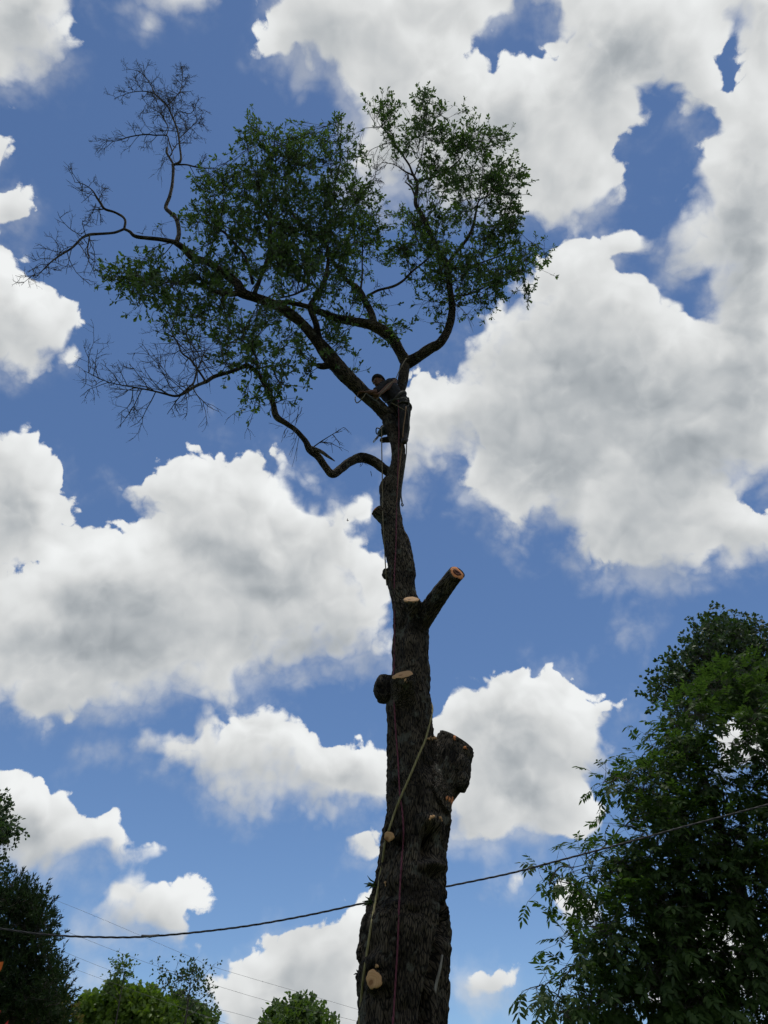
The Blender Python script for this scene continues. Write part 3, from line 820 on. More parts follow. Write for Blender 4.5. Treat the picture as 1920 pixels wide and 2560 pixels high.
def splinters(cells, mat, name, seed, n=7):
    """torn wood: a handful of wedge-shaped shards on the bark"""
    rg = np.random.default_rng(seed)
    acc = Acc()
    for f, x0, y0, x1, y1, w in cells:
        for k in range(n):
            t = rg.uniform(0, 1)
            jx = rg.normal(0, w * 0.35)
            a = front(*px(f, x0 + jx, y0 + rg.normal(0, 8)), lift=0.012)
            b = front(*px(f, x0 + (x1 - x0) * t + jx, y0 + (y1 - y0) * t), lift=0.02)
            r = rg.uniform(0.006, 0.016)
            acc.add(*tube(np.array([a, (a + b) / 2 + rg.normal(0, 0.008, 3), b]), [r, r * 0.9, r * 0.15], 5))
    o = put(name, acc.mesh(name, mat, smooth=False), OAK)
    o['kind'] = 'stuff'
    return o
splinters([('K3', 1140, 1195, 1125, 1330, 55), ('K3', 1175, 1200, 1170, 1300, 30)], M_CUT_RED, 'torn_wood', 1)
splinters([('K3', 1050, 1410, 1080, 1490, 28), ('K3', 960, 1415, 930, 1425, 30)], M_CUT, 'torn_wood', 2, 5)
splinters([('K2', 735, 1915, 745, 1985, 40)], M_CUT, 'torn_wood', 3, 9)
splinters([('K3', 950, 555, 985, 560, 45)], M_CUT, 'torn_wood', 4, 8)
splinters([('K3', 1205, 540, 1215, 580, 18), ('K3', 1320, 650, 1340, 670, 14)], M_CUT_RED, 'torn_wood', 7, 4)
splinters([('K4', 512, 1305, 515, 1322, 14)], M_CUT, 'torn_wood', 5, 3)
splinters([('K4', 592, 455, 595, 480, 12)], M_CUT, 'torn_wood', 6, 3)

# grey strip of dead wood in the long scar
def dead_strip():
    acc = Acc()
    for pts2, w in (((( 1185, 1190), (1165, 1320), (1125, 1480), (1095, 1640), (1085, 1780), (1080, 1920)), 58), (((1060, 1650), (1045, 1780), (1040, 1925)), 26)):
        P = []
        for q in pts2:
            x, y = px('K4', *q)
            p, mpp = at_y(x, y, 6.86)
            P.append(p)
        P = catmull(np.array(P), 5)
        r = w / 4.1475 * mpp / 2
        wob = 1 + 0.18 * RNG.normal(size=(len(P), 10)).cumsum(0) * 0.2
        acc.add(*tube(P, np.linspace(0.4, 1, len(P)) * r, 10, wob=wob))
    tag(put('dead_wood', acc.mesh('dead_wood', M_DEAD), OAK), 'grey strip of bare dead wood inside the long dark scar')
dead_strip()
# ------------------------------------------------------------------ branches, twigs and leaves of the oak
def branch_part(parent, P, Rd, mat, name='branch', sides=8):
    wob = 1 + 0.10 * fbm(np.stack([np.repeat(np.arange(len(P)) * 0.35, sides), np.tile(np.arange(sides) * 0.8, len(P)), np.full(len(P) * sides, P[0][0] * 3)], -1), 2, 3).reshape(len(P), sides)
    acc = Acc(); V, F = tube(P, Rd, sides, wob=wob); acc.add(V, F)
    me = acc.mesh(name, mat)
    L = np.concatenate([[0], np.cumsum(np.linalg.norm(np.diff(P, axis=0), axis=1))])
    T, E1, E2 = frames(P)
    n = len(P)
    rel = V[:n * sides].reshape(n, sides, 3) - P[:, None]
    bc = np.stack([np.einsum('nsk,nk->ns', rel, E1), np.einsum('nsk,nk->ns', rel, E2), np.repeat(L[:, None] * 0.14, sides, 1)], -1).reshape(-1, 3)
    bc = np.vstack([bc, (0, 0, 0), (0, 0, L[-1] * 0.14)])
    me.attributes.new('bark_co', 'FLOAT_VECTOR', 'POINT').data.foreach_set('vector', bc.astype(np.float32).ravel())
    return put(name, me, parent)

BR = {}
BARE = ('C', 'C1', 'C1b', 'C2', 'C3', 'B', 'B1', 'B1b', 'B1c', 'B2', 'B3', 'B3b', 'B4', 'B5', 'B6', 'B7', 'G1', 'G2', 'G2b', 'G5', 'G6', 'F1d')
DEAD_NODES = set()
def br(key, fr, P, dY=0.0, n_per=5):
    n0 = len(NODES)
    BR[key] = limb(fr, P, dY, fused=False, n_per=n_per)
    if key in BARE: DEAD_NODES.update(range(n0, len(NODES)))
    branch_part(OAK, *BR[key], M_LIMB)

br('C', 'K7', [(1000, 1165, 30), (900, 1145, 27), (800, 1135, 25), (735, 1125, 24), (700, 1095, 20), (665, 1078, 18)], -0.2)
br('C1', 'K7', [(665, 1078, 17), (672, 1030, 16), (655, 1000, 15), (600, 970, 15), (540, 950, 16), (510, 905, 17), (490, 878, 14), (460, 830, 8), (400, 790, 5), (350, 780, 3)], -0.2)
br('C1b', 'K7', [(540, 950, 9), (500, 955, 8), (465, 955, 6)], 0)
br('C2', 'K7', [(665, 1078, 17), (600, 1102, 16), (500, 1110, 16), (440, 1115, 19), (390, 1140, 14), (330, 1200, 14), (250, 1250, 11), (180, 1305, 8), (100, 1390, 4)], -0.4)
br('C3', 'K7', [(445, 1115, 10), (438, 1160, 9), (430, 1220, 7), (440, 1270, 4)], 0)
br('B', 'K7', [(998, 1168, 30), (1015, 1100, 28), (1000, 1020, 26), (960, 975, 26), (930, 940, 25), (955, 870, 22), (972, 790, 20), (978, 700, 18), (975, 665, 18)], 0.0)
br('B1', 'K7', [(980, 670, 16), (1025, 640, 14), (1018, 540, 12), (1005, 450, 12), (975, 370, 11), (935, 285, 10), (860, 215, 8), (835, 160, 6), (770, 80, 4), (690, 55, 2)], -0.1)
br('B1b', 'K7', [(860, 215, 7), (800, 200, 6), (720, 205, 5), (610, 240, 2)], -0.1)
br('B1c', 'K7', [(940, 290, 6), (980, 250, 6), (1025, 190, 5), (1035, 110, 4), (1035, 40, 2)], 0.1)
br('B2', 'K7', [(978, 665, 14), (955, 625, 14), (935, 590, 14), (937, 562, 12)], 0)
br('B3', 'K7', [(958, 612, 8), (970, 585, 8), (950, 520, 8), (935, 483, 8), (860, 480, 8), (800, 475, 8), (700, 490, 7), (600, 518, 5), (500, 500, 3)], -0.2)
br('B3b', 'K7', [(970, 585, 7), (1000, 540, 6), (1030, 530, 6), (1095, 530, 4)], 0.1)
br('B4', 'K7', [(990, 668, 11), (1060, 668, 10), (1110, 680, 9), (1180, 690, 7), (1260, 690, 4)], 0.2)
br('B5', 'K7', [(935, 483, 7), (945, 430, 6), (920, 380, 5), (880, 330, 3), (800, 290, 2)], 0)
br('B6', 'K7', [(1015, 500, 6), (1070, 450, 5), (1120, 400, 4), (1180, 320, 2)], 0.1)
br('B7', 'K7', [(975, 370, 6), (1020, 330, 5), (1090, 340, 4), (1130, 270, 2)], 0.1)
br('A2', 'L1', [(565, 1328, 50), (480, 1342, 40), (380, 1322, 34), (290, 1280, 26), (200, 1262, 16), (100, 1250, 10), (0, 1275, 6)], -0.3)
br('U1', 'L1', [(650, 1345, 34), (690, 1240, 30), (735, 1120, 28), (760, 1010, 26), (762, 900, 26), (765, 840, 28), (730, 780, 24), (700, 700, 18), (690, 600, 12), (680, 500, 8)], -0.5)
br('U1b', 'L1', [(765, 845, 22), (830, 860, 22), (900, 880, 22), (960, 900, 26), (1000, 880, 22)], 0.1)
br('U1c', 'L1', [(765, 840, 20), (780, 700, 16), (790, 560, 12), (800, 400, 8), (790, 250, 5)], -0.3)
br('U2', 'L1', [(640, 1270, 22), (610, 1140, 20), (570, 1050, 18), (520, 1000, 20), (450, 920, 18), (400, 880, 14), (430, 780, 8), (440, 680, 5)], -0.4)
br('U2b', 'L1', [(505, 965, 12), (495, 905, 10), (430, 862, 8)], 0)
br('U2c', 'L1', [(400, 885, 10), (360, 1000, 10), (330, 1080, 8)], 0)
br('U2d', 'L1', [(400, 880, 10), (300, 840, 7), (200, 790, 4)], -0.1)
br('Dc', 'L1', [(1163, 1106, 24), (1150, 1010, 24), (1110, 950, 24), (1060, 920, 28), (1000, 880, 26), (950, 830, 20), (900, 760, 14), (870, 660, 10), (860, 480, 7)], -0.4)
br('D2', 'L3', [(480, 325, 36), (400, 305, 34), (300, 290, 30), (220, 290, 22), (120, 300, 12)], -0.2)
br('D3', 'L3', [(548, 215, 16), (495, 165, 16), (440, 205, 16), (370, 240, 14), (250, 268, 8)], -0.1)
br('E2', 'L3', [(930, 455, 52), (905, 360, 48), (865, 285, 46), (820, 205, 44), (740, 140, 30), (690, 70, 26), (640, 0, 22), ('L1', 1170, 1050, 18), ('L1', 1130, 960, 12)], -0.5)
br('E2b', 'L3', [(828, 225, 36), (808, 190, 34), (798, 172, 30)], 0)
br('E2c', 'L3', [(835, 200, 15), (845, 110, 12), (845, 0, 10), ('L1', 1400, 1000, 9), ('L1', 1390, 860, 7), ('L1', 1380, 700, 5)], -0.3)
br('E3', 'L3', [(880, 248, 18), (950, 212, 18), (1010, 195, 18), (1070, 178, 18), (1130, 140, 16), (1195, 75, 14), ('L2', 720, 1250, 12), ('L2', 770, 1170, 10)], 0.1)
br('M1', 'L1', [(1120, 960, 14), (1190, 800, 10), (1210, 600, 9), (1245, 430, 9), (1250, 250, 7), (1255, 110, 4)], -0.3)
br('M2', 'L1', [(1200, 760, 9), (1330, 740, 8), (1415, 640, 8), (1420, 590, 7), (1480, 540, 6), (1500, 440, 4)], 0.0)
br('F1a', 'L2', [(650, 735, 22), (620, 680, 16), (595, 620, 14), (540, 540, 12), (480, 450, 10), (420, 375, 8), (380, 370, 5), (300, 375, 3)], -0.3)
br('F1b', 'L2', [(650, 735, 18), (710, 715, 14), (800, 690, 12), (880, 635, 11), (945, 570, 8), (960, 480, 5)], -0.2)
br('F1c', 'L2', [(630, 700, 10), (670, 590, 8), (690, 500, 6), (690, 420, 4)], -0.1)
br('F1d', 'L2', [(620, 690, 13), (560, 660, 9), (500, 620, 6), (420, 605, 4)], 0.0)
br('F1e', 'L2', [(636, 830, 14), (610, 770, 13), (570, 735, 8)], 0)
br('F1f', 'L2', [(590, 720, 9), (590, 690, 8), (575, 665, 5)], 0)
br('F2', 'L2', [(850, 1290, 30), (905, 1215, 24), (960, 1150, 22), (1010, 1070, 22), (1030, 1010, 20), (1045, 930, 14), (1065, 860, 10), (1130, 820, 6), (1200, 700, 4)], -0.3)
br('F2b', 'L2', [(1028, 1020, 12), (1130, 1030, 10), (1230, 1020, 7), (1330, 1060, 5)], -0.2)
br('F3', 'L2', [(875, 1500, 16), (980, 1490, 14), (1080, 1450, 12), (1200, 1390, 8), (1330, 1330, 5)], -0.3)
br('F4', 'L2', [(860, 1320, 22), (1000, 1300, 12), (1150, 1250, 9), (1300, 1200, 6), (1450, 1150, 4)], 0.3)
br('F5', 'L2', [(800, 1215, 14), (740, 1215, 13), (690, 1180, 11), (650, 1120, 9), (630, 1030, 7), (600, 930, 5)], 0.2)
br('G1', 'K8', [(655, 527, 18), (600, 550, 16), (510, 600, 14), (440, 590, 11), (380, 575, 9), (300, 560, 7), (150, 530, 5), (20, 470, 3)], -0.3)
br('G2', 'K8', [(650, 525, 14), (635, 500, 12), (600, 450, 12), (570, 410, 10), (525, 375, 9), (500, 310, 6), (440, 270, 4)], 0.1)
br('G2b', 'K8', [(605, 470, 10), (590, 530, 10), (560, 560, 9), (515, 600, 8)], 0)
br('G3', 'K8', [(925, 460, 14), (912, 400, 12), (890, 360, 11), (860, 330, 10), (820, 300, 6)], -0.1)
br('G4', 'K8', [(920, 460, 11), (990, 450, 9), (1020, 510, 7), (1050, 560, 5)], -0.2)
br('G5', 'L3', [(495, 1300, 34), (560, 1325, 26), (610, 1360, 20), (655, 1390, 6)], -0.1)
br('G6', 'L3', [(505, 1295, 9), (560, 1255, 7), (640, 1205, 5), (715, 1157, 3)], -0.2)

TW = Acc()
def twig(P, r0, r1, sides=4):
    TW.add(*tube(P, np.linspace(r0, r1, len(P)), sides, cap=False))

def bare(key, t0=0.15, per_m=7.0, ln=0.55, flat=0.5, seed=0, depth=2, r=0.0065):
    """dead twigs fanning out along a traced branch"""
    rg = np.random.default_rng(seed + 100)
    P, Rd = BR[key]
    L = np.concatenate([[0], np.cumsum(np.linalg.norm(np.diff(P, axis=0), axis=1))])
    def grow(p, d, l, rad, lev):
        n = 5
        Q = [p]; q = p; dd = d
        for i in range(n):
            dd = unit(dd + rg.normal(0, 0.20, 3))
            q = q + dd * l / n; Q.append(q)
        Q = np.array(Q)
        twig(Q, rad, rad * 0.45)
        if lev > 0:
            for k in range(rg.integers(3, 6)):
                t = rg.uniform(0.25, 0.95); i = int(t * n)
                b = unit(np.cross(dd, rg.normal(size=3)))
                grow(Q[i], unit(dd * 0.75 + b * rg.uniform(0.5, 1.0)), l * rg.uniform(0.32, 0.6), rad * 0.62, lev - 1)
    for s in np.arange(L[-1] * t0, L[-1], 0.72 / per_m):
        s = s + rg.uniform(-0.3, 0.3) / per_m
        i = min(max(np.searchsorted(L, s), 1), len(P) - 1)
        t = unit(P[i] - P[i - 1])
        b = unit(np.cross(t, rg.normal(size=3)))
        vw = unit(P[i] - C_POS)
        b = unit(b - vw * b.dot(vw) * flat)
        fr = s / L[-1]
        grow(P[i], unit(t * rg.uniform(0.5, 1.2) + b), ln * rg.uniform(0.5, 1.15) * (1.1 - 0.45 * fr), r * (1.15 - 0.4 * fr), depth)

for i, (k_, a) in enumerate({'C1': (0.45, 9, .55), 'C2': (0.25, 8, .55), 'C3': (0.2, 9, .3), 'C1b': (0.2, 14, .4), 'B1': (0.3, 8, .55), 'B1b': (0.1, 9, .35), 'B1c': (0.2, 9, .4), 'B3': (0.3, 8, .5), 'B3b': (0.3, 8, .3), 'B4': (0.3, 7, .55), 'B5': (0.1, 9, .45),
        'B6': (0.2, 8, .35), 'B7': (0.2, 8, .3), 'G1': (0.08, 11, .72), 'G2': (0.15, 11, .7), 'G2b': (0.3, 9, .5), 'M2': (0.4, 7, .5), 'F1d': (0.2, 8, .45), 'F1c': (0.3, 5, .3), 'G6': (0.1, 7, .3), 'E3': (0.1, 2, .2)}.items()):
    bare(k_, a[0], a[1], a[2], seed=i, depth=2 if a[2] > 0.32 else 1)
def spray(fr, x, y, dx, dy, n, ln, seed):
    rg = np.random.default_rng(seed)
    Y = near_Y(fr, x, y)
    p, mpp = at_y(*px(fr, x, y), Y)
    q, _ = at_y(*px(fr, x + dx, y + dy), Y)
    d = unit(q - p)
    for k in range(n):
        dd = unit(d + rg.normal(0, 0.35, 3)); l = ln * rg.uniform(0.5, 1)
        Q = [p + rg.normal(0, 0.05, 3)]
        for i in range(5):
            dd = unit(dd + rg.normal(0, 0.16, 3)); Q.append(Q[-1] + dd * l / 5)
        twig(np.array(Q), 0.004, 0.0018)
        for m in range(2):
            i = rg.integers(1, 5); d2 = unit(dd + rg.normal(0, 0.5, 3))
            twig(np.array([Q[i], Q[i] + d2 * l * 0.2, Q[i] + unit(d2 + rg.normal(0, .2, 3)) * l * 0.4]), 0.0028, 0.0014)
spray('L3', 390, 1180, -40, 60, 4, 0.5, 1); spray('L3', 300, 1110, 30, -60, 3, 0.4, 2); spray('L3', 380, 1170, 0, -80, 3, 0.5, 3); spray('L3', 340, 1140, -80, 40, 3, 0.35, 4)
spray('L2', 880, 1560, 60, 90, 6, 0.8, 5); spray('L2', 850, 1420, -110, 40, 4, 0.6, 6); spray('L2', 1080, 1450, 60, 120, 5, 0.8, 7); spray('L3', 130, 1000, -60, 60, 5, 0.5, 8); spray('L3', 950, 205, 20, -90, 4, 0.35, 9); spray('L3', 830, 1370, 30, 80, 4, 0.2, 10); spray('L3', 870, 1400, -10, 40, 3, 0.12, 11)
spray('K7', 900, 1140, -20, -80, 5, 0.5, 12); spray('K7', 740, 1125, 20, -60, 2, 0.25, 13); spray('K7', 945, 620, -80, 70, 5, 0.55, 14); spray('K7', 950, 615, -60, 130, 4, 0.55, 15)

# where the leaves hang: heaps on the photo (centre, radii, fullness)
HEAP = [(262, 585, 55, 34, .8), (235, 612, 32, 22, .7), (330, 610, 80, 55, 1), (330, 560, 60, 26, .6), (420, 620, 85, 66, 1.1), (318, 668, 34, 26, .7), (385, 680, 70, 36, .8), (470, 655, 60, 50, 1.1), (545, 690, 40, 30, .8),
        (540, 268, 42, 24, .9), (520, 318, 36, 40, .7), (600, 310, 85, 55, 1.1), (660, 350, 85, 80, 1.3), (575, 390, 95, 75, 1.2), (480, 410, 70, 55, 1.1), (450, 465, 62, 50, 1), (420, 395, 30, 26, .7), (540, 460, 80, 60, 1.1),
        (690, 440, 105, 85, 1.5), (690, 520, 100, 66, 1.4), (620, 540, 80, 60, 1.0), (790, 450, 58, 50, 1.1), (775, 520, 60, 62, 1.3), (600, 610, 75, 50, .9), (690, 600, 85, 50, .9), (765, 600, 55, 46, .8), (830, 690, 30, 40, .9), (790, 650, 45, 34, .8), (470, 540, 60, 44, .9), (540, 560, 60, 44, .9),
        (745, 300, 42, 62, .9), (735, 250, 26, 24, .7), (765, 370, 40, 44, .7),
        (825, 235, 40, 34, 1), (880, 215, 50, 24, .9), (855, 285, 46, 46, .7), (935, 255, 48, 36, 1.1), (910, 200, 15, 17, .5), (985, 290, 55, 40, 1), (1020, 235, 16, 26, .8), (925, 330, 60, 50, .6), (1000, 350, 50, 50, .7),
        (1065, 325, 42, 40, 1.1), (1075, 285, 10, 14, .5), (1095, 395, 48, 56, 1.2), (1120, 450, 30, 40, 1.1), (1030, 420, 60, 50, .9), (950, 400, 60, 44, .8), (880, 500, 44, 60, .8), (930, 480, 50, 50, .8), (1010, 500, 60, 50, .8), (1090, 505, 55, 50, 1.1), (1150, 545, 36, 34, .9), (1185, 540, 18, 16, .5),
        (960, 575, 70, 44, 1.2), (1040, 575, 65, 46, .9), (1110, 600, 48, 40, .8), (900, 590, 34, 30, .8), (950, 650, 40, 30, .6), (1010, 650, 40, 34, .7), (1080, 655, 34, 22, .5), (940, 700, 14, 18, .6), (1035, 620, 50, 34, .6), (880, 560, 40, 40, .7),
        (500, 690, 42, 42, 1), (510, 745, 44, 42, 1.1), (585, 730, 56, 44, .9), (640, 690, 60, 40, .9), (705, 720, 40, 44, 1), (740, 690, 34, 30, .7), (482, 775, 26, 24, 1), (640, 790, 34, 44, .9), (655, 750, 34, 34, .8), (560, 850, 46, 32, 1), (615, 845, 34, 36, .9), (540, 800, 40, 30, .7), (768, 805, 16, 10, .5), (590, 780, 30, 34, .6),
        (730, 760, 22, 34, .8), (850, 740, 14, 8, .3)]

def leaf_blade(w=0.27, fold=0.10, droop=0.1):
    """obovate blade along +Y, 6 corners"""
    V = np.array([(0, 0, 0), (-0.10 * w / .27, 0.38, 0.02), (0.10 * w / .27, 0.38, 0.02), (-w * 0.58, 0.74, fold), (w * 0.58, 0.74, fold), (0, 1.0, -droop)])
    return V, np.array([(0, 2, 1), (3, 4, 5)]), np.array([(1, 2, 4, 3)])

def sprig_template(rg, n):
    Vs, T3, Q4 = [], [], []
    off = 0
    for k in range(n):
        V, t, q = leaf_blade(rg.uniform(0.32, 0.42), rg.uniform(-0.05, 0.12), rg.uniform(-0.05, 0.15))
        V = V * rg.uniform(0.052, 0.090)
        tilt = rg.uniform(0.3, 1.35); az = k * 2.4 + rg.uniform(-0.4, 0.4); roll = rg.uniform(-0.7, 0.7)
        M = np.array((Matrix.Rotation(az, 3, 'Z') @ Matrix.Rotation(math.pi / 2 - tilt, 3, 'X') @ Matrix.Rotation(roll, 3, 'Y')))
        V = V @ M.T + np.array((0, 0, -rg.uniform(0, 0.09)))
        Vs.append(V); T3.append(t + off); Q4.append(q + off); off += len(V)
    s, (fq, ft) = tube(np.array([(0, 0, -0.14), (0.004, 0, -0.07), (0, 0, 0.0)]), [0.0025, 0.0022, 0.0015], 3, cap=False)
    Vs.append(s); Q4.append(fq + off)
    return np.vstack(Vs), np.vstack(T3), np.vstack(Q4)

def rand_frame(rg, d):
    d = unit(d); a = unit(np.cross(d, rg.normal(size=3))); b = np.cross(d, a)
    return np.stack([a, b, d], -1)      # columns

M_LEAF = leaf_mat('oak_leaf', (0.024, 0.042, 0.016), (0.058, 0.088, 0.030), (1.9, 2.3, 0.9), 0.46, 0.03)

def grow_crown():
    rg = np.random.default_rng(21)
    from mathutils.kdtree import KDTree
    A = np.array([n for i, n in enumerate(NODES) if i not in DEAD_NODES])
    tm = [sprig_template(rg, int(n)) for n in rg.integers(5, 9, 14)]
    kd = KDTree(len(A))
    for i, a in enumerate(A): kd.insert(a[:3], i)
    kd.balance()
    sprigs = []
    for (cx, cy, rx, ry, full) in HEAP:
        area = math.pi * rx * ry
        full = full * (0.82 if cx < 800 else 1.30)
        nc = max(1, int(area / 800 * full))
        for _ in range(nc):
            a, q = rg.uniform(0, 2 * math.pi), math.sqrt(rg.uniform(0, 1)) * 0.92
            fx, fy = cx + rx * q * math.cos(a), cy + ry * q * math.sin(a)
            sx, sy = px('F', fx, fy)
            i = np.argmin(np.hypot(A[:, 4] - sx, A[:, 5] - sy))
            Y = A[i, 6] + rg.normal(0, 0.32 * min(1.0, min(rx, ry) / 45.0))
            c, mpp = at_y(sx, sy, Y)
            co, j, dist = kd.find(c)
            p0 = A[j, :3]
            n = 6
            mid = (p0 + c) / 2 + rg.normal(0, 0.10 * dist + 0.01, 3) + np.array((0, 0, -0.06 * dist))
            B = catmull(np.array([p0, mid, c]), n)
            r0 = min(A[j, 3] * 0.6, 0.005 + 0.004 * dist)
            twig(B, r0, 0.0035, 5)
            dirm = unit(c - p0 + rg.normal(0, 0.1, 3))
            m = int(rg.integers(9, 15) * min(1.0, 0.55 + 0.45 * full))
            for s in range(m):
                tgt = c + rg.normal(0, 1, 3) * np.array((0.125, 0.125, 0.105))
                b = B[int(rg.integers(len(B) // 3, len(B)))]
                v = tgt - b
                d = unit(v + dirm * 0.15 + np.array((0, 0, 0.03)))
                M2 = (b + tgt) / 2 + rg.normal(0, 0.02, 3)
                twig(np.array([b, M2, tgt]), 0.0034, 0.0022, 3)
                sprigs.append((tgt, rand_frame(rg, unit(tgt - M2) + rg.normal(0, 0.2, 3)), rg.uniform(0.85, 1.2), int(rg.integers(len(tm)))))
    # the sprigs that stand out singly round the rim are objects of their own, the mass of the leaves is one part
    P = np.array([s[0] for s in sprigs]); X, Y, Z = project(P)
    g = 16.0
    key = {}
    for i in range(len(P)): key.setdefault((int(X[i] // g), int(Y[i] // g)), []).append(i)
    crowd = np.array([sum(len(key.get((int(X[i] // g) + a, int(Y[i] // g) + b), ())) for a in (-1, 0, 1) for b in (-1, 0, 1)) for i in range(len(P))])
    single = set(np.argsort(crowd + Z * 0.05)[:300].tolist())
    meshes = [mesh_from('leaf_sprig', V, [t, q], M_LEAF, smooth=False) for V, t, q in tm]
    acc = Acc()
    for i, (p, Fm, s, k) in enumerate(sprigs):
        if i in single:
            o = bpy.data.objects.new('leaf_sprig', meshes[k]); COL.objects.link(o)
            M = Matrix([tuple(r) for r in Fm * s]).to_4x4(); M.translation = Vector(tuple(p))
            o.parent = OAK
            o.matrix_parent_inverse = Matrix.Translation(OAK.location).inverted()
            o.matrix_basis = M
        else:
            V, t, q = tm[k]
            acc.add((V * s) @ Fm.T + p, (t, q))
    tag(put('crown', acc.mesh('crown', M_LEAF, smooth=False), OAK), kind='stuff')
    print('oak sprigs', len(sprigs))
grow_crown()
tag(put('twigs', TW.mesh('twigs', M_TWIG), OAK), kind='stuff')
# ------------------------------------------------------------------ the climber, his saw and the ropes
def k1(x, y, Y):
    return at_y(*px('K1', x, y), Y)[0]

M_SKIN = noisy('skin', (0.085, 0.038, 0.024), (0.12, 0.055, 0.034), 30, 2, 0.55)
M_SHIRT = noisy('black_shirt', (0.010, 0.010, 0.012), (0.022, 0.021, 0.024), 20, 3, 0.9, 0.004)
M_PANTS = noisy('dark_trousers', (0.012, 0.012, 0.013), (0.026, 0.025, 0.025), 16, 3, 0.9, 0.004)
M_BOOT = noisy('boot_leather', (0.014, 0.011, 0.009), (0.03, 0.024, 0.018), 25, 3, 0.6)
M_HAIR = noisy('black_cap', (0.006, 0.006, 0.007), (0.014, 0.013, 0.013), 40, 3, 0.9, 0.003)
M_HARN = noisy('harness_webbing', (0.03, 0.03, 0.03), (0.06, 0.055, 0.05), 60, 2, 0.8)
M_METAL = principled('steel', (0.35, 0.35, 0.36), 0.4, 0.5, 1.0)

def build_person():
    J = dict(head=k1(505, 432, 6.98), neck=k1(560, 492, 7.0), chest=k1(630, 540, 7.0), waist=k1(735, 665, 7.02), hip=k1(815, 735, 7.05),
             ls=k1(545, 540, 6.93), le=k1(440, 590, 6.86), lh=k1(330, 592, 6.86),
             rs=k1(675, 455, 7.08), re=k1(735, 430, 6.92), rh=k1(530, 600, 6.80),
             rhip=k1(860, 760, 7.0), rk=k1(885, 980, 6.98), ra=k1(885, 1215, 7.02), rt=k1(880, 1300, 6.93),
             lhip=k1(785, 780, 7.14), lk=k1(768, 985, 7.34), la=k1(690, 1245, 7.30), lt=k1(565, 1285, 7.28))
    body = Acc()
    hd = J['head']
    face = unit(np.array((-0.75, -0.45, -0.55)))           # looks down along the limb, a little towards the lens
    upv = unit(unit(hd - J['neck']) * 0.7 + np.array((0, -0.15, 0.6)))
    fx = unit(face - upv * face.dot(upv)); sd = np.cross(upv, fx)
    Rm = np.stack([fx, sd, upv], -1)
    body.add(*ellipsoid(hd, (0.092, 0.074, 0.112), Rm))
    body.add(*ellipsoid(hd + fx * 0.03 - upv * 0.055, (0.065, 0.055, 0.06), Rm))             # jaw
    body.add(*capsule_chain([hd + fx * 0.088 + upv * 0.0, hd + fx * 0.108 - upv * 0.028], [0.010, 0.015]))   # nose
    for s in (-1, 1):
        body.add(*ellipsoid(hd + sd * s * 0.074 - upv * 0.01, (0.022, 0.010, 0.032), Rm))    # ears
        body.add(*ellipsoid(hd + fx * 0.085 + sd * s * 0.03 + upv * 0.022, (0.012, 0.024, 0.008), Rm))       # brow
    body.add(*ellipsoid(hd + fx * 0.086 - upv * 0.062, (0.012, 0.026, 0.010), Rm))           # lips
    body.add(*capsule_chain([hd - upv * 0.05, J['neck'], J['chest']], [0.055, 0.058, 0.075]))
    tors = [J['neck'] * 0.3 + J['chest'] * 0.7, J['chest'], (J['chest'] + J['waist']) / 2, J['waist'], J['hip']]
    body.add(*capsule_chain(tors, [0.11, 0.145, 0.135, 0.125, 0.135], 18))
    body.add(*capsule_chain([J['ls'], J['chest'], J['rs']], [0.065, 0.11, 0.065]))
    for a in (('ls', 'le', 'lh'), ('rs', 're', 'rh')):
        p, q, r = (J[t] for t in a)
        body.add(*capsule_chain([p, (p + q) / 2, q], [0.058, 0.052, 0.042]))
        body.add(*capsule_chain([q, q * .6 + r * .4, r], [0.042, 0.044, 0.028]))
    for a in (('rhip', 'rk', 'ra'), ('lhip', 'lk', 'la')):
        p, q, r = (J[t] for t in a)
        body.add(*capsule_chain([p, (p + q) / 2, q], [0.088, 0.078, 0.056]))
        body.add(*capsule_chain([q, q * .65 + r * .35, r], [0.056, 0.056, 0.038]))
    for a in (('ra', 'rt'), ('la', 'lt')):
        p, q = (J[t] for t in a)
        body.add(*capsule_chain([p, q], [0.040, 0.034]))
    def hand(wrist, elbow, across, curl, thumb_side):
        f = unit(wrist - elbow)
        n = unit(np.cross(f, across)); ac = np.cross(n, f)
        c = wrist + f * 0.045
        for k in np.linspace(-1, 1, 4):
            body.add(*capsule_chain([wrist + ac * k * 0.018, c + f * 0.045 + ac * k * 0.030], [0.015, 0.014], 8))
        for k, ln in zip((-1, -0.35, 0.35, 1), (0.062, 0.074, 0.079, 0.070)):
            b = c + f * 0.045 + ac * k * 0.030
            d1 = unit(f + n * curl * 0.5); d2 = unit(f * 0.5 + n * curl); d3 = unit(-f * 0.2 + n * curl)
            p1 = b + d1 * ln * 0.45; p2 = p1 + d2 * ln * 0.32; p3 = p2 + d3 * ln * 0.25
            body.add(*capsule_chain([b, p1, p2, p3], [0.0095, 0.009, 0.0085, 0.0075], 8))
        tb = wrist + f * 0.03 + ac * thumb_side * 0.028
        body.add(*capsule_chain([tb, tb + unit(f * 0.6 + ac * thumb_side) * 0.04, tb + unit(f * 0.6 + ac * thumb_side) * 0.04 + unit(f + n * curl * 0.8) * 0.035], [0.013, 0.011, 0.009], 8))
    hand(J['lh'], J['le'], np.array((0, 1.0, 0.3)), 1.0, 1)
    hand(J['rh'], J['re'], np.array((0.4, -0.3, 0.8)), 1.0, -1)
    me = fuse(body, 0.0075, 3)
    me.materials.clear(); me.materials.append(M_SKIN)
    root = put('person', me)
    tag(root, 'climber in black shirt and dark trousers, roped into the crotch of the oak', 'person')
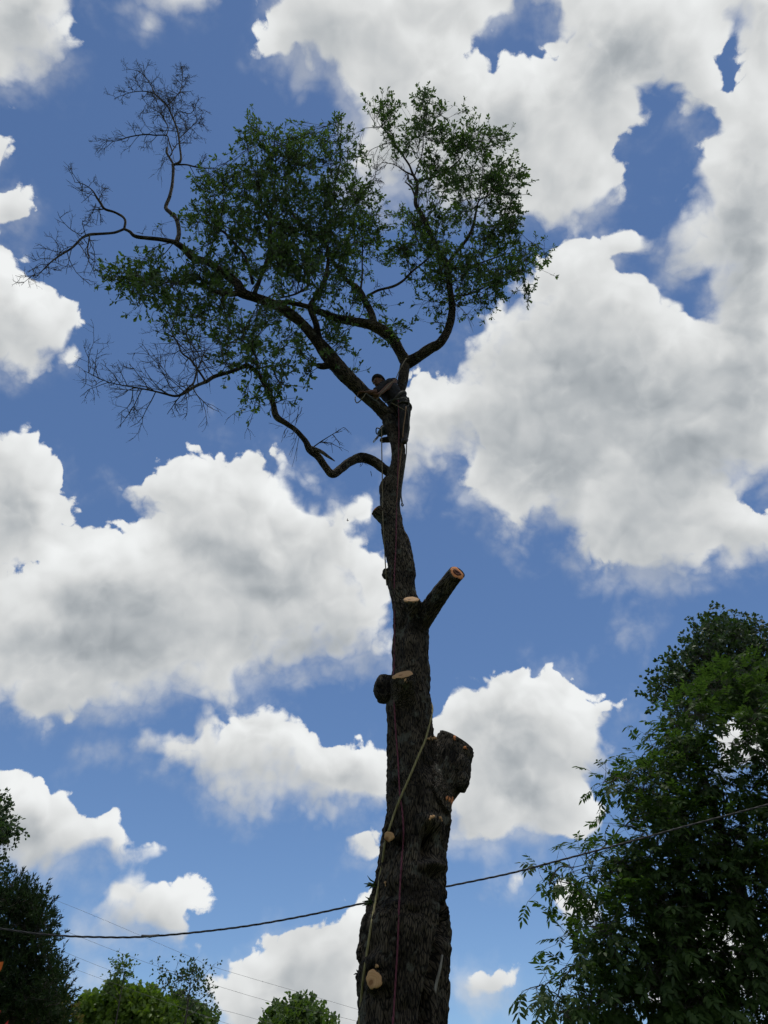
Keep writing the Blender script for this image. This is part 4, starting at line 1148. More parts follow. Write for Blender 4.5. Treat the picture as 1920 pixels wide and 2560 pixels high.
    def cloth(name, chains, mat, voxel=0.010, ell=()):
        a = Acc()
        for P, r in chains: a.add(*capsule_chain(P, r, 16))
        for e in ell: a.add(*ellipsoid(*e))
        m = fuse(a, voxel, 4)
        V = get_co(m); Nn = get_no(m)
        m.vertices.foreach_set('co', (V + Nn * (0.007 * fbm(V * 14, 3, 4))[:, None]).astype(np.float32).ravel())
        m.materials.clear(); m.materials.append(mat)
        return put(name, m, root)
    cloth('shirt', [(tors, [0.122, 0.162, 0.155, 0.148, 0.145]), ([J['ls'], J['chest'], J['rs']], [0.082, 0.125, 0.082]),
                    ([J['ls'], J['ls'] * .35 + J['le'] * .65], [0.076, 0.064]), ([J['rs'], J['rs'] * .2 + J['re'] * .8], [0.076, 0.066])], M_SHIRT)
    cloth('trousers', [([J['waist'] * .3 + J['hip'] * .7, J['hip'] + np.array((0, 0, -0.05))], [0.145, 0.14]), ([J['rhip'], (J['rhip'] + J['rk']) / 2, J['rk'], J['rk'] * .5 + J['ra'] * .5, J['ra'] + np.array((0, 0, 0.03))], [0.108, 0.098, 0.078, 0.076, 0.066]),
                       ([J['lhip'], (J['lhip'] + J['lk']) / 2, J['lk'], J['lk'] * .5 + J['la'] * .5, J['la']], [0.108, 0.098, 0.078, 0.074, 0.060])], M_PANTS)
    for a, t in (('ra', 'rt'), ('la', 'lt')):
        p, q = J[a], J[t]
        cloth('boot', [([p + np.array((0, 0, 0.10)), p, p - np.array((0, 0, 0.03))], [0.056, 0.056, 0.054]), ([p + np.array((0, 0, -0.03)), (p + q) / 2 + np.array((0, 0, -0.02)), q], [0.052, 0.048, 0.042])], M_BOOT, 0.009)
    cap = Acc()
    V, F = ellipsoid(hd + upv * 0.012 - fx * 0.004, (0.104, 0.086, 0.118), Rm, 24, 16)
    keep = ((V - hd) @ upv) - 0.35 * ((V - hd) @ fx) > -0.012
    idx = -np.ones(len(V), int); idx[keep] = np.arange(keep.sum())
    cap.add(V[keep], [idx[f][(idx[f] >= 0).all(1)] for f in F])
    m = cap.mesh('cap', M_HAIR)
    co = put('cap', m, root)
    md = co.modifiers.new('thick', 'SOLIDIFY'); md.thickness = 0.006; md.offset = 1
    for s in (-1, 1):
        e = Acc(); e.add(*ellipsoid(hd + fx * 0.088 + sd * s * 0.031 + upv * 0.006, (0.010, 0.013, 0.009), Rm, 10, 8))
        put('eye', e.mesh('eye', principled('eye', (0.35, 0.33, 0.30), 0.3)), root)
    # harness: belt and two leg loops
    def loop(c, nrm, r1, r2, w, name):
        nrm = unit(nrm); u = unit(np.cross(nrm, (0.3, 1, 0))); v = np.cross(nrm, u)
        t = np.linspace(0, 2 * math.pi, 29)
        P = np.array([c + u * math.cos(x) * r1 + v * math.sin(x) * r2 for x in t])
        a = Acc(); a.add(*tube(P, w, 6)); put(name, a.mesh(name, M_HARN), root)
    loop(J['hip'] * .6 + J['waist'] * .4, J['hip'] - J['waist'], 0.162, 0.158, 0.022, 'belt')
    loop(J['rhip'] * .75 + J['rk'] * .25, J['rk'] - J['rhip'], 0.112, 0.112, 0.016, 'leg_loop')
    loop(J['lhip'] * .75 + J['lk'] * .25, J['lk'] - J['lhip'], 0.112, 0.112, 0.016, 'leg_loop')
    return root, J
PERSON, J = build_person()

def build_saw():
    root = empty('chainsaw', k1(555, 1160, 7.22), 'small dark chainsaw hanging below the climber, its bar pointing down', 'chainsaw')
    c = k1(560, 1155, 7.22); d = unit(k1(370, 1300, 7.2) - k1(480, 1172, 7.22))
    u = unit(np.cross(d, (0, 1, 0))); n = np.cross(d, u)
    a = Acc()
    a.add(*capsule_chain([c - d * 0.06, c + d * 0.06], [0.055, 0.052], 14)); a.add(*ellipsoid(c - d * 0.02 + u * 0.03, (0.06, 0.06, 0.06)))
    m = fuse(a, 0.009, 2); m.materials.clear(); m.materials.append(noisy('saw_housing', (0.02, 0.035, 0.032), (0.03, 0.05, 0.045), 12, 2, 0.5)); put('body', m, root)
    a = Acc(); P = np.array([c + d * 0.06 + u * w for w in (0, 0.001)])
    q = c + d * 0.05
    tip = k1(370, 1300, 7.2)
    L = np.linalg.norm(tip - q)
    t = np.linspace(0, 1, 14)
    out = []
    for s, off in ((1, 0.0035), (-1, -0.0035)):
        pass
    prof = [(0, 0.024), (L * .5, 0.028), (L * .9, 0.024), (L, 0.0), (L * .9, -0.024), (L * .5, -0.028), (0, -0.024)]
    V = [q + d * x + n * w + u * z for z in (0.004, -0.004) for x, w in prof]
    k_ = len(prof)
    F4 = [(i, (i + 1) % k_, k_ + (i + 1) % k_, k_ + i) for i in range(k_)]
    me = bpy.data.meshes.new('guide_bar'); me.from_pydata([tuple(v) for v in V], [], F4 + [tuple(range(k_))[::-1], tuple(range(k_, 2 * k_))]); me.materials.append(M_METAL)
    put('guide_bar', me, root)
    def handle(pts_, r):
        a = Acc(); a.add(*tube(catmull(np.array(pts_), 6), r, 8)); put('handle', a.mesh('handle', M_BOOT), root)
    handle([c - d * 0.08, c - d * 0.13 - u * 0.01, c - d * 0.12 - u * 0.06, c - d * 0.05 - u * 0.06], 0.011)
    handle([c + d * 0.03 + n * 0.05, c + d * 0.03 + u * -0.08 + n * 0.05, c + d * 0.03 + u * -0.08 - n * 0.05, c + d * 0.03 - n * 0.05], 0.009)
build_saw()

# ropes: each is one laid line; where it runs over bark it lies on the trunk's surface
def rope_mat(name, c1, c2):
    m, nt, out = new_mat(name); L = nt.links.new
    at = nd(nt, 'ShaderNodeAttribute'); at.attribute_name = 'lay'
    w = nd(nt, 'ShaderNodeMath', operation='SINE'); L(at.outputs['Fac'], w.inputs[0])
    f = nd(nt, 'ShaderNodeMapRange'); L(w.outputs[0], f.inputs[0]); f.inputs[1].default_value = -1
    mx = nd(nt, 'ShaderNodeMix', data_type='RGBA'); L(f.outputs[0], mx.inputs[0]); mx.inputs[6].default_value = (*c1, 1); mx.inputs[7].default_value = (*c2, 1)
    b = nd(nt, 'ShaderNodeBsdfPrincipled'); b.inputs['Roughness'].default_value = 0.85; L(mx.outputs[2], b.inputs['Base Color'])
    bp = nd(nt, 'ShaderNodeBump', Strength=0.7, Distance=0.004); L(w.outputs[0], bp.inputs['Height']); L(bp.outputs[0], b.inputs['Normal'])
    L(b.outputs[0], out.inputs[0])
    return m
def rope(name, P, r, mat, label, group=None, n_per=6, cat='rope'):
    P = catmull(np.array(P), n_per)
    V, F = tube(P, r, 8)
    a = Acc(); a.add(V, F); me = a.mesh(name, mat)
    L = np.concatenate([[0], np.cumsum(np.linalg.norm(np.diff(P, axis=0), axis=1))])
    lay = np.concatenate([(L[:, None] / (r * 1.2) + np.arange(8)[None] * 2 * math.pi / 8 * 2).ravel(), [0, 0]])
    me.attributes.new('lay', 'FLOAT', 'POINT').data.foreach_set('value', lay.astype(np.float32))
    return tag(put(name, me), label, cat, group)
def lie(fr, pts_, lift, Y=None):
    return [front(*px(fr, *q), lift=lift, Y=Y) for q in pts_]

M_ROPE_Y = rope_mat('yellow_rope', (0.15, 0.13, 0.05), (0.22, 0.195, 0.085))
M_ROPE_M = rope_mat('magenta_rope', (0.085, 0.016, 0.032), (0.13, 0.028, 0.048))
M_ROPE_T = rope_mat('tan_rope', (0.12, 0.10, 0.06), (0.18, 0.15, 0.095))
M_ROPE_D = rope_mat('dark_rope', (0.045, 0.05, 0.045), (0.08, 0.08, 0.07))
M_ROPE_O = rope_mat('orange_rope', (0.17, 0.095, 0.045), (0.23, 0.14, 0.075))

yl = lie('K4', [(322, 1985), (330, 1900), (345, 1650), (370, 1400), (400, 1200), (440, 930), (490, 650), (525, 470), (560, 250), (588, 40)], 0.03)
yl += lie('K3', [(440, 1720), (487, 1560), (550, 1370), (615, 1200), (690, 1030), (750, 890), (830, 700), (890, 560), (932, 400), (955, 300)], 0.03)
back = [at_y(*px('K3', 962, 200), 7.12)[0], at_y(*px('K3', 900, 60), 7.36)[0], at_y(*px('K2', 850, 1900), 7.42)[0], at_y(*px('K2', 800, 1500), 7.40)[0], at_y(*px('K2', 690, 900), 7.36)[0], at_y(*px('K2', 620, 300), 7.33)[0], at_y(*px('K1', 790, 1600), 7.32)[0], at_y(*px('K1', 720, 1000), 7.34)[0], at_y(*px('K1', 840, 500), 7.36)[0], at_y(*px('K1', 895, 120), 7.30)[0]]
bot = [np.array((yl[0][0] - 0.02, yl[0][1] - 0.10, 0.02)), np.array((yl[0][0] - 0.02, yl[0][1] - 0.05, 1.2))]
rope('rigging_rope', bot + yl + back, 0.0105, M_ROPE_Y, 'yellow rigging rope slanting across the sawn trunk of the oak', 'ropes on the oak')
mg = [k1(788, 700, 6.92), k1(795, 850, 6.93), k1(797, 1000, 6.96), k1(800, 1150, 6.97)] + lie('K1', [(797, 1340), (788, 1600), (780, 1850), (768, 2150)], 0.012)
mg += lie('K2', [(642, 120), (640, 380), (636, 560), (625, 760), (620, 900), (622, 1200), (622, 1500), (620, 1750), (605, 2000)], 0.018)
mg += lie('K3', [(542, 60), (560, 400), (575, 600), (590, 800), (610, 1160), (635, 1340), (650, 1560), (642, 1750), (625, 2000)], 0.018)
mg += lie('K4', [(770, 120), (758, 300), (736, 700), (722, 1100), (692, 1600), (676, 1900), (672, 1990)], 0.018)
mg += [np.array((mg[-1][0], mg[-1][1] - 0.02, 1.3)), np.array((mg[-1][0], mg[-1][1] - 0.12, 0.02))]
rope('climbing_rope', mg, 0.0075, M_ROPE_M, 'magenta climbing rope hanging straight down the front of the trunk', 'ropes on the oak')
tl = [k1(548, 1110, 7.12), k1(549, 1300, 7.05), k1(551, 1500, 6.98)] + lie('K1', [(555, 1680), (558, 1850), (560, 2000), (562, 2140)], 0.02, 6.98)
tl += [front(*px('K2', *q), lift=0.02, Y=7.0) for q in ((492, 60), (496, 200), (505, 350), (513, 480), (520, 620), (524, 710), (530, 790), (534, 880), (540, 950))]
rope('tan_rope', tl, 0.0075, M_ROPE_T, 'tan rope hanging from the chainsaw past the crooked left limb', 'ropes on the oak')
dk = [k1(925, 800, 6.9), k1(938, 930, 6.9), k1(945, 1050, 6.88), k1(930, 1180, 6.9), k1(914, 1300, 6.92), k1(907, 1470, 6.95), k1(890, 1600, 6.97), k1(862, 1800, 7.0), k1(838, 1960, 7.0), k1(831, 2080, 7.0), k1(846, 2180, 7.0)] + [at_y(*px('K2', *q), 7.0)[0] for q in ((695, 40), (705, 78), (716, 95), (706, 107), (696, 92), (703, 74))]
rope('rope_tail', dk, 0.0075, M_ROPE_D, 'dark rope tail with a small eye dangling beside the right edge of the trunk', 'ropes on the oak')
yo = [k1(905, 795, 6.84), k1(888, 950, 6.84), k1(868, 1080, 6.86), k1(855, 1230, 6.9)] + lie('K1', [(842, 1380), (822, 1560), (800, 1750), (788, 1900), (772, 2100), (762, 2190)], 0.014)
rope('flip_line', yo, 0.0070, M_ROPE_O, 'orange tan line running from the climber hip down the upper trunk', 'ropes on the oak')
cl = [k1(912, 98, 7.10), k1(900, 105, 7.06), k1(850, 190, 7.02), k1(797, 290, 6.98), k1(752, 392, 6.90), k1(690, 447, 6.84), k1(600, 540, 6.80), k1(535, 605, 6.775), k1(478, 695, 6.80), k1(440, 700, 6.88)]
rope('climbing_line', cl, 0.0075, M_ROPE_T, 'tan climbing line from the upper fork down over the climber arm', 'ropes on the oak')
ln = [k1(250, 500, 6.92), k1(300, 500, 6.92), k1(325, 535, 6.90), k1(318, 590, 6.86), k1(290, 645, 6.84), k1(250, 695, 6.86), k1(200, 738, 6.92), k1(175, 730, 6.94), k1(162, 690, 6.96), k1(166, 650, 6.99)]
rope('lanyard', ln, 0.0085, M_ROPE_T, 'short lanyard looped round the left limb at the climber hand', 'ropes on the oak')
l2 = [k1(322, 600, 6.85), k1(370, 640, 6.82), k1(430, 685, 6.80), k1(480, 715, 6.80), k1(512, 760, 6.82), k1(518, 790, 6.88)]
rope('lanyard', l2, 0.0085, M_ROPE_D, 'dark lanyard lying along the left limb below the climber chest', 'ropes on the oak')
wl = [k1(585, 745, 6.90), k1(650, 715, 6.86), k1(720, 692, 6.82), k1(800, 678, 6.80), k1(880, 664, 6.82), k1(935, 666, 6.88), k1(943, 690, 6.90), k1(943, 775, 6.90), k1(915, 795, 6.86)]
rope('lanyard', wl, 0.0075, M_ROPE_D, 'dark lanyard round the climber waist', 'ropes on the oak')
w2 = [k1(690, 742, 6.86), k1(760, 775, 6.84), k1(830, 815, 6.83), k1(890, 852, 6.84)]
rope('lanyard', w2, 0.006, M_ROPE_T, 'thin tan line across the climber thigh', 'ropes on the oak')
# ------------------------------------------------------------------ the other trees
def pecan_template(rg):
    """compound leaf: rachis along +Z, pairs of drooping lanceolate leaflets, +Y up"""
    Vs, T3, Q4 = [], [], []; off = 0
    n = int(rg.integers(4, 6)); L = rg.uniform(0.18, 0.27)
    def cen(t): return np.array((0, -0.22 * L * t * t, L * t))
    for k in range(2 * n + 1):
        t = 1.0 if k == 2 * n else 0.25 + 0.7 * (k // 2) / (n - 0.5)
        s = 0 if k == 2 * n else (1 if k % 2 else -1)
        ln = rg.uniform(0.085, 0.125) * (0.8 + 0.35 * t)
        w = ln * rg.uniform(0.36, 0.47)
        d = unit(np.array((s * 0.95, -0.15 - 0.5 * rg.uniform(), 0.6)) if s else np.array((0, -0.4, 0.8)))
        side = unit(np.cross(d, (0.0, 1.0, 0.2)) + rg.normal(0, 0.25, 3)); nn = np.cross(side, d)
        b = cen(t)
        V = np.array([b, b + d * ln * 0.33 + side * w * 0.45 + nn * 0.006, b + d * ln * 0.33 - side * w * 0.45 + nn * 0.006, b + d * ln * 0.68 + side * w * 0.36 - nn * 0.004, b + d * ln * 0.68 - side * w * 0.36 - nn * 0.004, b + d * ln - np.array((0, 0.012, 0))])
        Vs.append(V); T3.append(np.array([(0, 1, 2), (3, 5, 4)]) + off); Q4.append(np.array([(1, 3, 4, 2)]) + off); off += 6
    s, (fq, ft) = tube(np.array([cen(t) for t in (0, .35, .7, 1)]), [0.003, 0.0026, 0.002, 0.0014], 3, cap=False)
    Vs.append(s); Q4.append(fq + off)
    return np.vstack(Vs), np.vstack(T3), np.vstack(Q4)

def broad_template(rg, n, size, w=0.62):
    """tuft of broad leaves round a shoot tip"""
    Vs, T3, Q4 = [], [], []; off = 0
    for k in range(n):
        sz = size * rg.uniform(0.7, 1.2); hw = sz * w * 0.5
        V = np.array([(0, 0, 0), (-hw, sz * 0.35, 0.03 * sz), (hw, sz * 0.35, 0.03 * sz), (-hw * 0.85, sz * 0.68, 0), (hw * 0.85, sz * 0.68, 0), (0, sz, -0.1 * sz)])
        M = np.array(Matrix.Rotation(k * 2.4 + rg.uniform(-.4, .4), 3, 'Z') @ Matrix.Rotation(math.pi / 2 - rg.uniform(0.3, 1.5), 3, 'X') @ Matrix.Rotation(rg.uniform(-.8, .8), 3, 'Y'))
        V = V @ M.T + rg.normal(0, size * 0.35, 3)
        Vs.append(V); T3.append(np.array([(0, 2, 1), (3, 4, 5)]) + off); Q4.append(np.array([(1, 2, 4, 3)]) + off); off += 6
    return np.vstack(Vs), np.vstack(T3), np.vstack(Q4)

def cedar_template(rg, size=0.20, n=15):
    """feathery spray of scale-leaved twiglets"""
    Vs, T3 = [], []; off = 0
    for k in range(n):
        t = rg.uniform(0, 0.9)
        b = np.array((0, 0, size * t))
        d = unit(np.array((rg.normal(0, 0.6), rg.normal(0, 0.6), rg.uniform(0.6, 1.2))))
        s = unit(np.cross(d, rg.normal(size=3)))
        ln = size * rg.uniform(0.28, 0.5); w = size * 0.055
        V = np.array([b, b + d * ln * 0.5 + s * w, b + d * ln, b + d * ln * 0.5 - s * w])
        Vs.append(V); T3.append(np.array([(0, 1, 2), (0, 2, 3)]) + off); off += 4
    return np.vstack(Vs), np.vstack(T3), np.zeros((0, 4), int)

def leafy_tree(root, base, heaps, Y, tms, mat, bark, seed, per=900.0, nspr=(6, 10), sig=0.2, depth=0.6, droop=0.0, singles=0, single_name='leaf', trunk_r=0.2, fork=0.45, up_leaf=False, limb_r=0.05):
    rg = np.random.default_rng(seed)
    base = np.array(base, float)
    cs = [at_y(*px('F', h[0], h[1]), Y + (h[5] if len(h) > 5 else 0))[0] for h in heaps]
    top = np.mean(cs, axis=0); zt = max(c[2] for c in cs)
    tr = np.array([base + (0, 0, -0.15), base + (0.02, 0, 0.4), base * (1, 1, 0) + np.array((0.1, 0.05, zt * fork * 0.6)), np.array((base[0] * .8 + top[0] * .2, base[1], zt * fork)), np.array((base[0] * .55 + top[0] * .45, base[1] * .6 + top[1] * .4, zt * 0.72)), np.array((base[0] * .45 + top[0] * .55, base[1] * .5 + top[1] * .5, zt * 0.93))])
    T = catmull(tr, 8)
    Rd = np.interp(np.linspace(0, 1, len(T)), [0, .08, .2, .6, 1], [trunk_r * 1.5, trunk_r * 1.1, trunk_r, trunk_r * .6, trunk_r * .12])
    a = Acc(); a.add(*tube(T, Rd, 14)); put('trunk', a.mesh('trunk', bark), root)
    nodes = [(p, r) for p, r in zip(T[8:], Rd[8:])]
    for c in cs:
        d = [np.linalg.norm(p - c) + 1.2 * max(0, p[2] - c[2] + 0.5) for p, r in nodes]
        p, r = nodes[int(np.argmin(d))]
        L = np.linalg.norm(c - p)
        m1 = p * .65 + c * .35 + rg.normal(0, 0.05 * L, 3) + np.array((0, 0, 0.06 * L)); m2 = p * .3 + c * .7 + rg.normal(0, 0.05 * L, 3) + np.array((0, 0, 0.05 * L))
        B = catmull(np.array([p, m1, m2, c]), 5)
        rb = min(r * 0.7, limb_r * (0.35 + 0.18 * L)); rr = np.linspace(rb, max(0.008, rb * .25), len(B))
        a = Acc(); a.add(*tube(B, rr, 7)); put('limb', a.mesh('limb', bark), root)
        nodes += [(q, w) for q, w in zip(B[3:], rr[3:])]
    NP = np.array([p for p, r in nodes])
    tw = Acc(); acc = Acc(); spr = []
    for h, hc in zip(heaps, cs):
        cx, cy, rx, ry, full = h[:5]
        yo = h[5] if len(h) > 5 else 0
        for _ in range(max(1, int(math.pi * rx * ry / per * full))):
            an, q = rg.uniform(0, 2 * math.pi), math.sqrt(rg.uniform(0, 1)) * 0.93
            c, mpp = at_y(*px('F', cx + rx * q * math.cos(an), cy + ry * q * math.sin(an)), Y + yo + float(np.clip(rg.normal(0, depth), -1.6 * depth, 1.6 * depth)))
            j = int(np.argmin(np.linalg.norm(NP - c, axis=1))); p = NP[j]; L = np.linalg.norm(c - p)
            B = catmull(np.array([p, (p + c) / 2 + rg.normal(0, 0.08 * L, 3), c]), 4)
            tw.add(*tube(B, np.linspace(min(0.012, .004 + .006 * L), 0.004, len(B)), 4, cap=False))
            out = unit(c - p)
            for s in range(int(rg.integers(*nspr))):
                tgt = c + np.clip(rg.normal(0, sig, 3), -1.7 * sig, 1.7 * sig)
                b = B[int(rg.integers(len(B) // 2, len(B)))]
                tw.add(*tube(np.array([b, (b + tgt) / 2 + rg.normal(0, 0.02, 3), tgt]), [0.004, .003, .002], 3, cap=False))
                d = unit(tgt - b + out * 0.2 + np.array((0, 0, -droop)) + rg.normal(0, 0.15, 3))
                if up_leaf:
                    u = np.array((0, 0, 1.0)) + rg.normal(0, 0.25, 3); x = unit(np.cross(u, d)); Fm = np.stack([x, np.cross(d, x), d], -1)
                else:
                    Fm = rand_frame(rg, d)
                spr.append((tgt, Fm, rg.uniform(0.8, 1.2), int(rg.integers(len(tms)))))
    single = set()
    if singles:
        P = np.array([s[0] for s in spr]); X, Yp, Z = project(P)
        vis = (X > 0) & (X < SW) & (Yp > 0) & (Yp < SH)
        g = 24.0; key = {}
        for i in range(len(P)): key.setdefault((int(X[i] // g), int(Yp[i] // g)), []).append(i)
        crowd = np.array([sum(len(key.get((int(X[i] // g) + a_, int(Yp[i] // g) + b_), ())) for a_ in (-1, 0, 1) for b_ in (-1, 0, 1)) for i in range(len(P))]) + np.where(vis, 0, 9999)
        single = set(np.argsort(crowd)[:singles].tolist())
        meshes = [mesh_from(single_name, V, [t, q], mat, smooth=False) for V, t, q in tms]
    inv = Matrix.Translation(root.location).inverted()
    for i, (p, Fm, s, k_) in enumerate(spr):
        if i in single:
            o = bpy.data.objects.new(single_name, meshes[k_]); COL.objects.link(o)
            M = Matrix([tuple(r) for r in Fm * s]).to_4x4(); M.translation = Vector(tuple(p))
            o.parent = root; o.matrix_parent_inverse = inv; o.matrix_basis = M
        else:
            V, t, q = tms[k_]; acc.add((V * s) @ Fm.T + p, (t, q))
    tag(put('crown', acc.mesh('crown', mat, smooth=False), root), kind='stuff')
    tag(put('twigs', tw.mesh('twigs', bark), root), kind='stuff')
    print(root.name, 'sprigs', len(spr))

M_BARK2 = noisy('grey_brown_bark', (0.03, 0.026, 0.022), (0.10, 0.09, 0.078), 9, 6, 0.9, 0.02, stretch=(1, 1, 0.25))
M_PECAN = leaf_mat('pecan_leaf', (0.022, 0.045, 0.013), (0.058, 0.092, 0.025), (1.5, 1.8, 0.8), 0.38, 0.012)
M_DARKL = leaf_mat('dark_leaf', (0.022, 0.042, 0.014), (0.045, 0.075, 0.024), (1.4, 1.7, 0.8), 0.35, 0.04)
M_CEDAR = leaf_mat('cedar_spray', (0.016, 0.030, 0.014), (0.036, 0.056, 0.022), (1.2, 1.4, 0.8), 0.2, 0.008)
M_GREEN = leaf_mat('bright_leaf', (0.07, 0.13, 0.016), (0.14, 0.20, 0.03), (1.6, 1.8, 0.6), 0.4, 0.03)
M_GREEN2 = leaf_mat('mid_leaf', (0.045, 0.085, 0.018), (0.095, 0.14, 0.035), (1.6, 1.8, 0.7), 0.4, 0.03)
M_OLIVE = leaf_mat('olive_leaf', (0.08, 0.08, 0.02), (0.15, 0.12, 0.03), (1.5, 1.4, 0.7), 0.35, 0.03)
_rg = np.random.default_rng(5)

def spot(fx, Y):
    p = at_y(*px('F', fx, 2212), Y)[0]
    return np.array((p[0], Y, 0.0))

b = spot(1720, 12.2)
t = empty('pecan_tree', b, 'large leafy tree with drooping narrow leaflets, in front of a darker one', 'tree')
PEC = [(1590, 1480, 66, 40, 1.2, .4), (1640, 1530, 40, 60, 1.2), (1490, 1545, 40, 28, 1.1), (1440, 1590, 52, 34, 1.2), (1520, 1575, 40, 34, 1), (1500, 1625, 40, 34, 1), (1640, 1600, 36, 40, 1), (1372, 1668, 46, 34, 1.1), (1315, 1692, 28, 18, .9), (1400, 1720, 56, 34, 1.1), (1480, 1690, 60, 46, 1.1),
       (1560, 1700, 56, 40, .9), (1640, 1690, 36, 60, 1.1), (1440, 1790, 66, 42, 1), (1366, 1780, 26, 24, .8), (1310, 1822, 22, 22, .8), (1262, 1868, 42, 18, .9), (1198, 1884, 22, 10, .8), (1186, 1912, 20, 10, .7), (1240, 1910, 26, 14, .6), (1330, 1882, 52, 34, 1.1), (1420, 1870, 70, 44, 1.1), (1530, 1810, 76, 56, 1.1), (1625, 1830, 50, 66, 1.1),
       (1262, 1940, 14, 14, .5), (1400, 1950, 70, 36, 1.1), (1490, 1940, 76, 50, 1.1), (1590, 1950, 70, 56, 1), (1290, 2000, 44, 30, 1.1), (1232, 2012, 16, 22, .8), (1330, 2050, 58, 40, 1.1), (1430, 2040, 70, 50, 1.2), (1540, 2050, 76, 56, 1), (1640, 2060, 34, 66, 1), (1262, 2090, 24, 20, .9), (1172, 2132, 26, 14, .9), (1215, 2160, 36, 28, 1), (1290, 2150, 46, 40, .9), (1380, 2140, 66, 44, 1.1), (1490, 2160, 76, 46, 1.2), (1600, 2170, 76, 46, 1.2), (1250, 2200, 40, 20, 1)]
PEC += [(x, y, 80, 60, .7) for x, y in ((1740, 1490), (1850, 1530), (1740, 1620), (1860, 1660), (1750, 1750), (1880, 1800), (1760, 1880), (1900, 1940), (1760, 2010), (1890, 2080), (1750, 2140), (1860, 2220), (1980, 1720), (1990, 1880), (2000, 2040))]
leafy_tree(t, b, PEC, 11.2, [pecan_template(_rg) for _ in range(10)], M_PECAN, M_BARK2, 31, per=640, nspr=(7, 11), sig=0.17, depth=0.5, droop=0.05, singles=300, single_name='compound_leaf', trunk_r=0.22, up_leaf=True)

b = spot(1830, 18)
t = empty('oak_tree', b, 'dark dense tree top rising behind the tree with drooping leaflets', 'tree')
leafy_tree(t, b, [(1560, 1372, 52, 34, 1.2), (1618, 1372, 40, 34, 1.1), (1508, 1402, 40, 30, 1.2), (1470, 1445, 34, 34, 1.1), (1448, 1488, 26, 26, 1.1), (1560, 1430, 56, 40, 1.4), (1640, 1440, 40, 50, 1.3), (1500, 1480, 40, 40, 1.2), (1580, 1500, 60, 40, 1.2), (1480, 1530, 30, 24, 1), (1710, 1400, 50, 50, .9), (1770, 1450, 60, 60, .9), (1700, 1510, 60, 60, .9), (1840, 1500, 60, 60, .9), (1780, 1570, 70, 60, .9), (1900, 1570, 60, 70, .8), (1860, 1660, 80, 60, .8)], 17.0,
           [broad_template(_rg, 9, 0.11, 0.6) for _ in range(8)], M_DARKL, M_BARK2, 32, per=300, nspr=(7, 11), sig=0.26, depth=0.6, trunk_r=0.25, fork=0.5)

b = spot(40, 15)
t = empty('cedar_tree', b, 'dense dark evergreen with feathery sprays, the cable passing in front of it', 'tree')
CED = [(70, 1945, 42, 36, 1.2), (25, 1925, 36, 40, 1.2), (95, 1985, 24, 44, 1.2), (40, 2010, 56, 50, 1), (104, 2050, 20, 34, 1), (60, 2090, 60, 44, 1.1), (135, 2100, 22, 30, 1.2), (20, 2150, 44, 44, 1), (100, 2150, 46, 36, 1.1), (145, 2150, 16, 26, 1), (60, 2195, 66, 24, .8), (5, 2060, 24, 50, 1), (-40, 1960, 50, 50, .9), (-60, 2060, 60, 60, .9), (-60, 2160, 70, 60, .9), (125, 2195, 26, 20, 1)]
CED = [(h[0] * 0.86, h[1] + 18, h[2] * 0.86, *h[3:]) for h in CED]
leafy_tree(t, b, CED, 14.6, [cedar_template(_rg) for _ in range(10)], M_CEDAR, M_BARK2, 33, per=190, nspr=(6, 10), sig=0.11, depth=0.5, droop=-0.3, trunk_r=0.16, fork=0.35)

b = spot(-330, 16.5)
t = empty('slender_tree', b, 'tall tree at the edge, only its outer leaves reaching in above the evergreen', 'tree')
leafy_tree(t, b, [(2, 1752, 10, 28, 1.2), (8, 1790, 20, 12, 1.3), (6, 1815, 12, 12, 1.2), (33, 1790, 5, 7, 1), (-4, 1722, 6, 18, 1), (0, 1880, 10, 14, 1), (-40, 1790, 30, 60, .8), (-40, 1880, 30, 40, .6), (-70, 1700, 40, 60, .7), (-110, 1800, 50, 80, .7), (-100, 1640, 40, 40, .7)], 16.5, [broad_template(_rg, 8, 0.09, .55) for _ in range(5)], M_DARKL, M_BARK2, 34, per=160, nspr=(6, 9), sig=0.12, depth=0.3, trunk_r=0.15, fork=0.5)

b = spot(60, 24)
t = empty('olive_tree', b, 'olive yellow leaved tree behind the dense dark evergreen', 'tree')
leafy_tree(t, b, [(60, 2185, 60, 22, 1.2), (20, 2200, 40, 20, 1), (110, 2205, 30, 14, 1)], 24.0, [broad_template(_rg, 8, 0.14, .7) for _ in range(5)], M_OLIVE, M_BARK2, 35, per=150, nspr=(6, 10), sig=0.3, depth=0.8, trunk_r=0.18, fork=0.5)

def far_tree(name, label, fx, Y, heaps, mat, seed, size, dy=0, sc=1.0, nl=8, per=70, sig=0.2, trunk_r=0.2, nspr=(6, 10), depth=0.8, limb_r=.05):
    heaps = [(h[0], h[1] + dy, h[2] * sc, h[3] * sc, *h[4:]) for h in heaps]
    b = spot(fx, Y)
    t = empty(name, b, label, 'tree')
    leafy_tree(t, b, heaps, Y, [broad_template(_rg, nl, size, .7) for _ in range(6)], mat, M_BARK2, seed, per=per, nspr=nspr, sig=sig, depth=depth, trunk_r=trunk_r, fork=0.5, limb_r=limb_r)
    return t
far_tree('maple_tree', 'broad round bright green tree beyond the evergreen, thin wires passing over it', 290, 38, [(212, 2172, 46, 34, 1.2), (262, 2150, 52, 30, 1.2), (310, 2155, 40, 30, 1.1), (205, 2205, 44, 18, 1.2), (270, 2195, 70, 26, 1.2), (345, 2180, 46, 32, 1.1), (340, 2210, 70, 14, 1.2)], M_GREEN, 36, 0.20, dy=16, sc=.9, per=60)
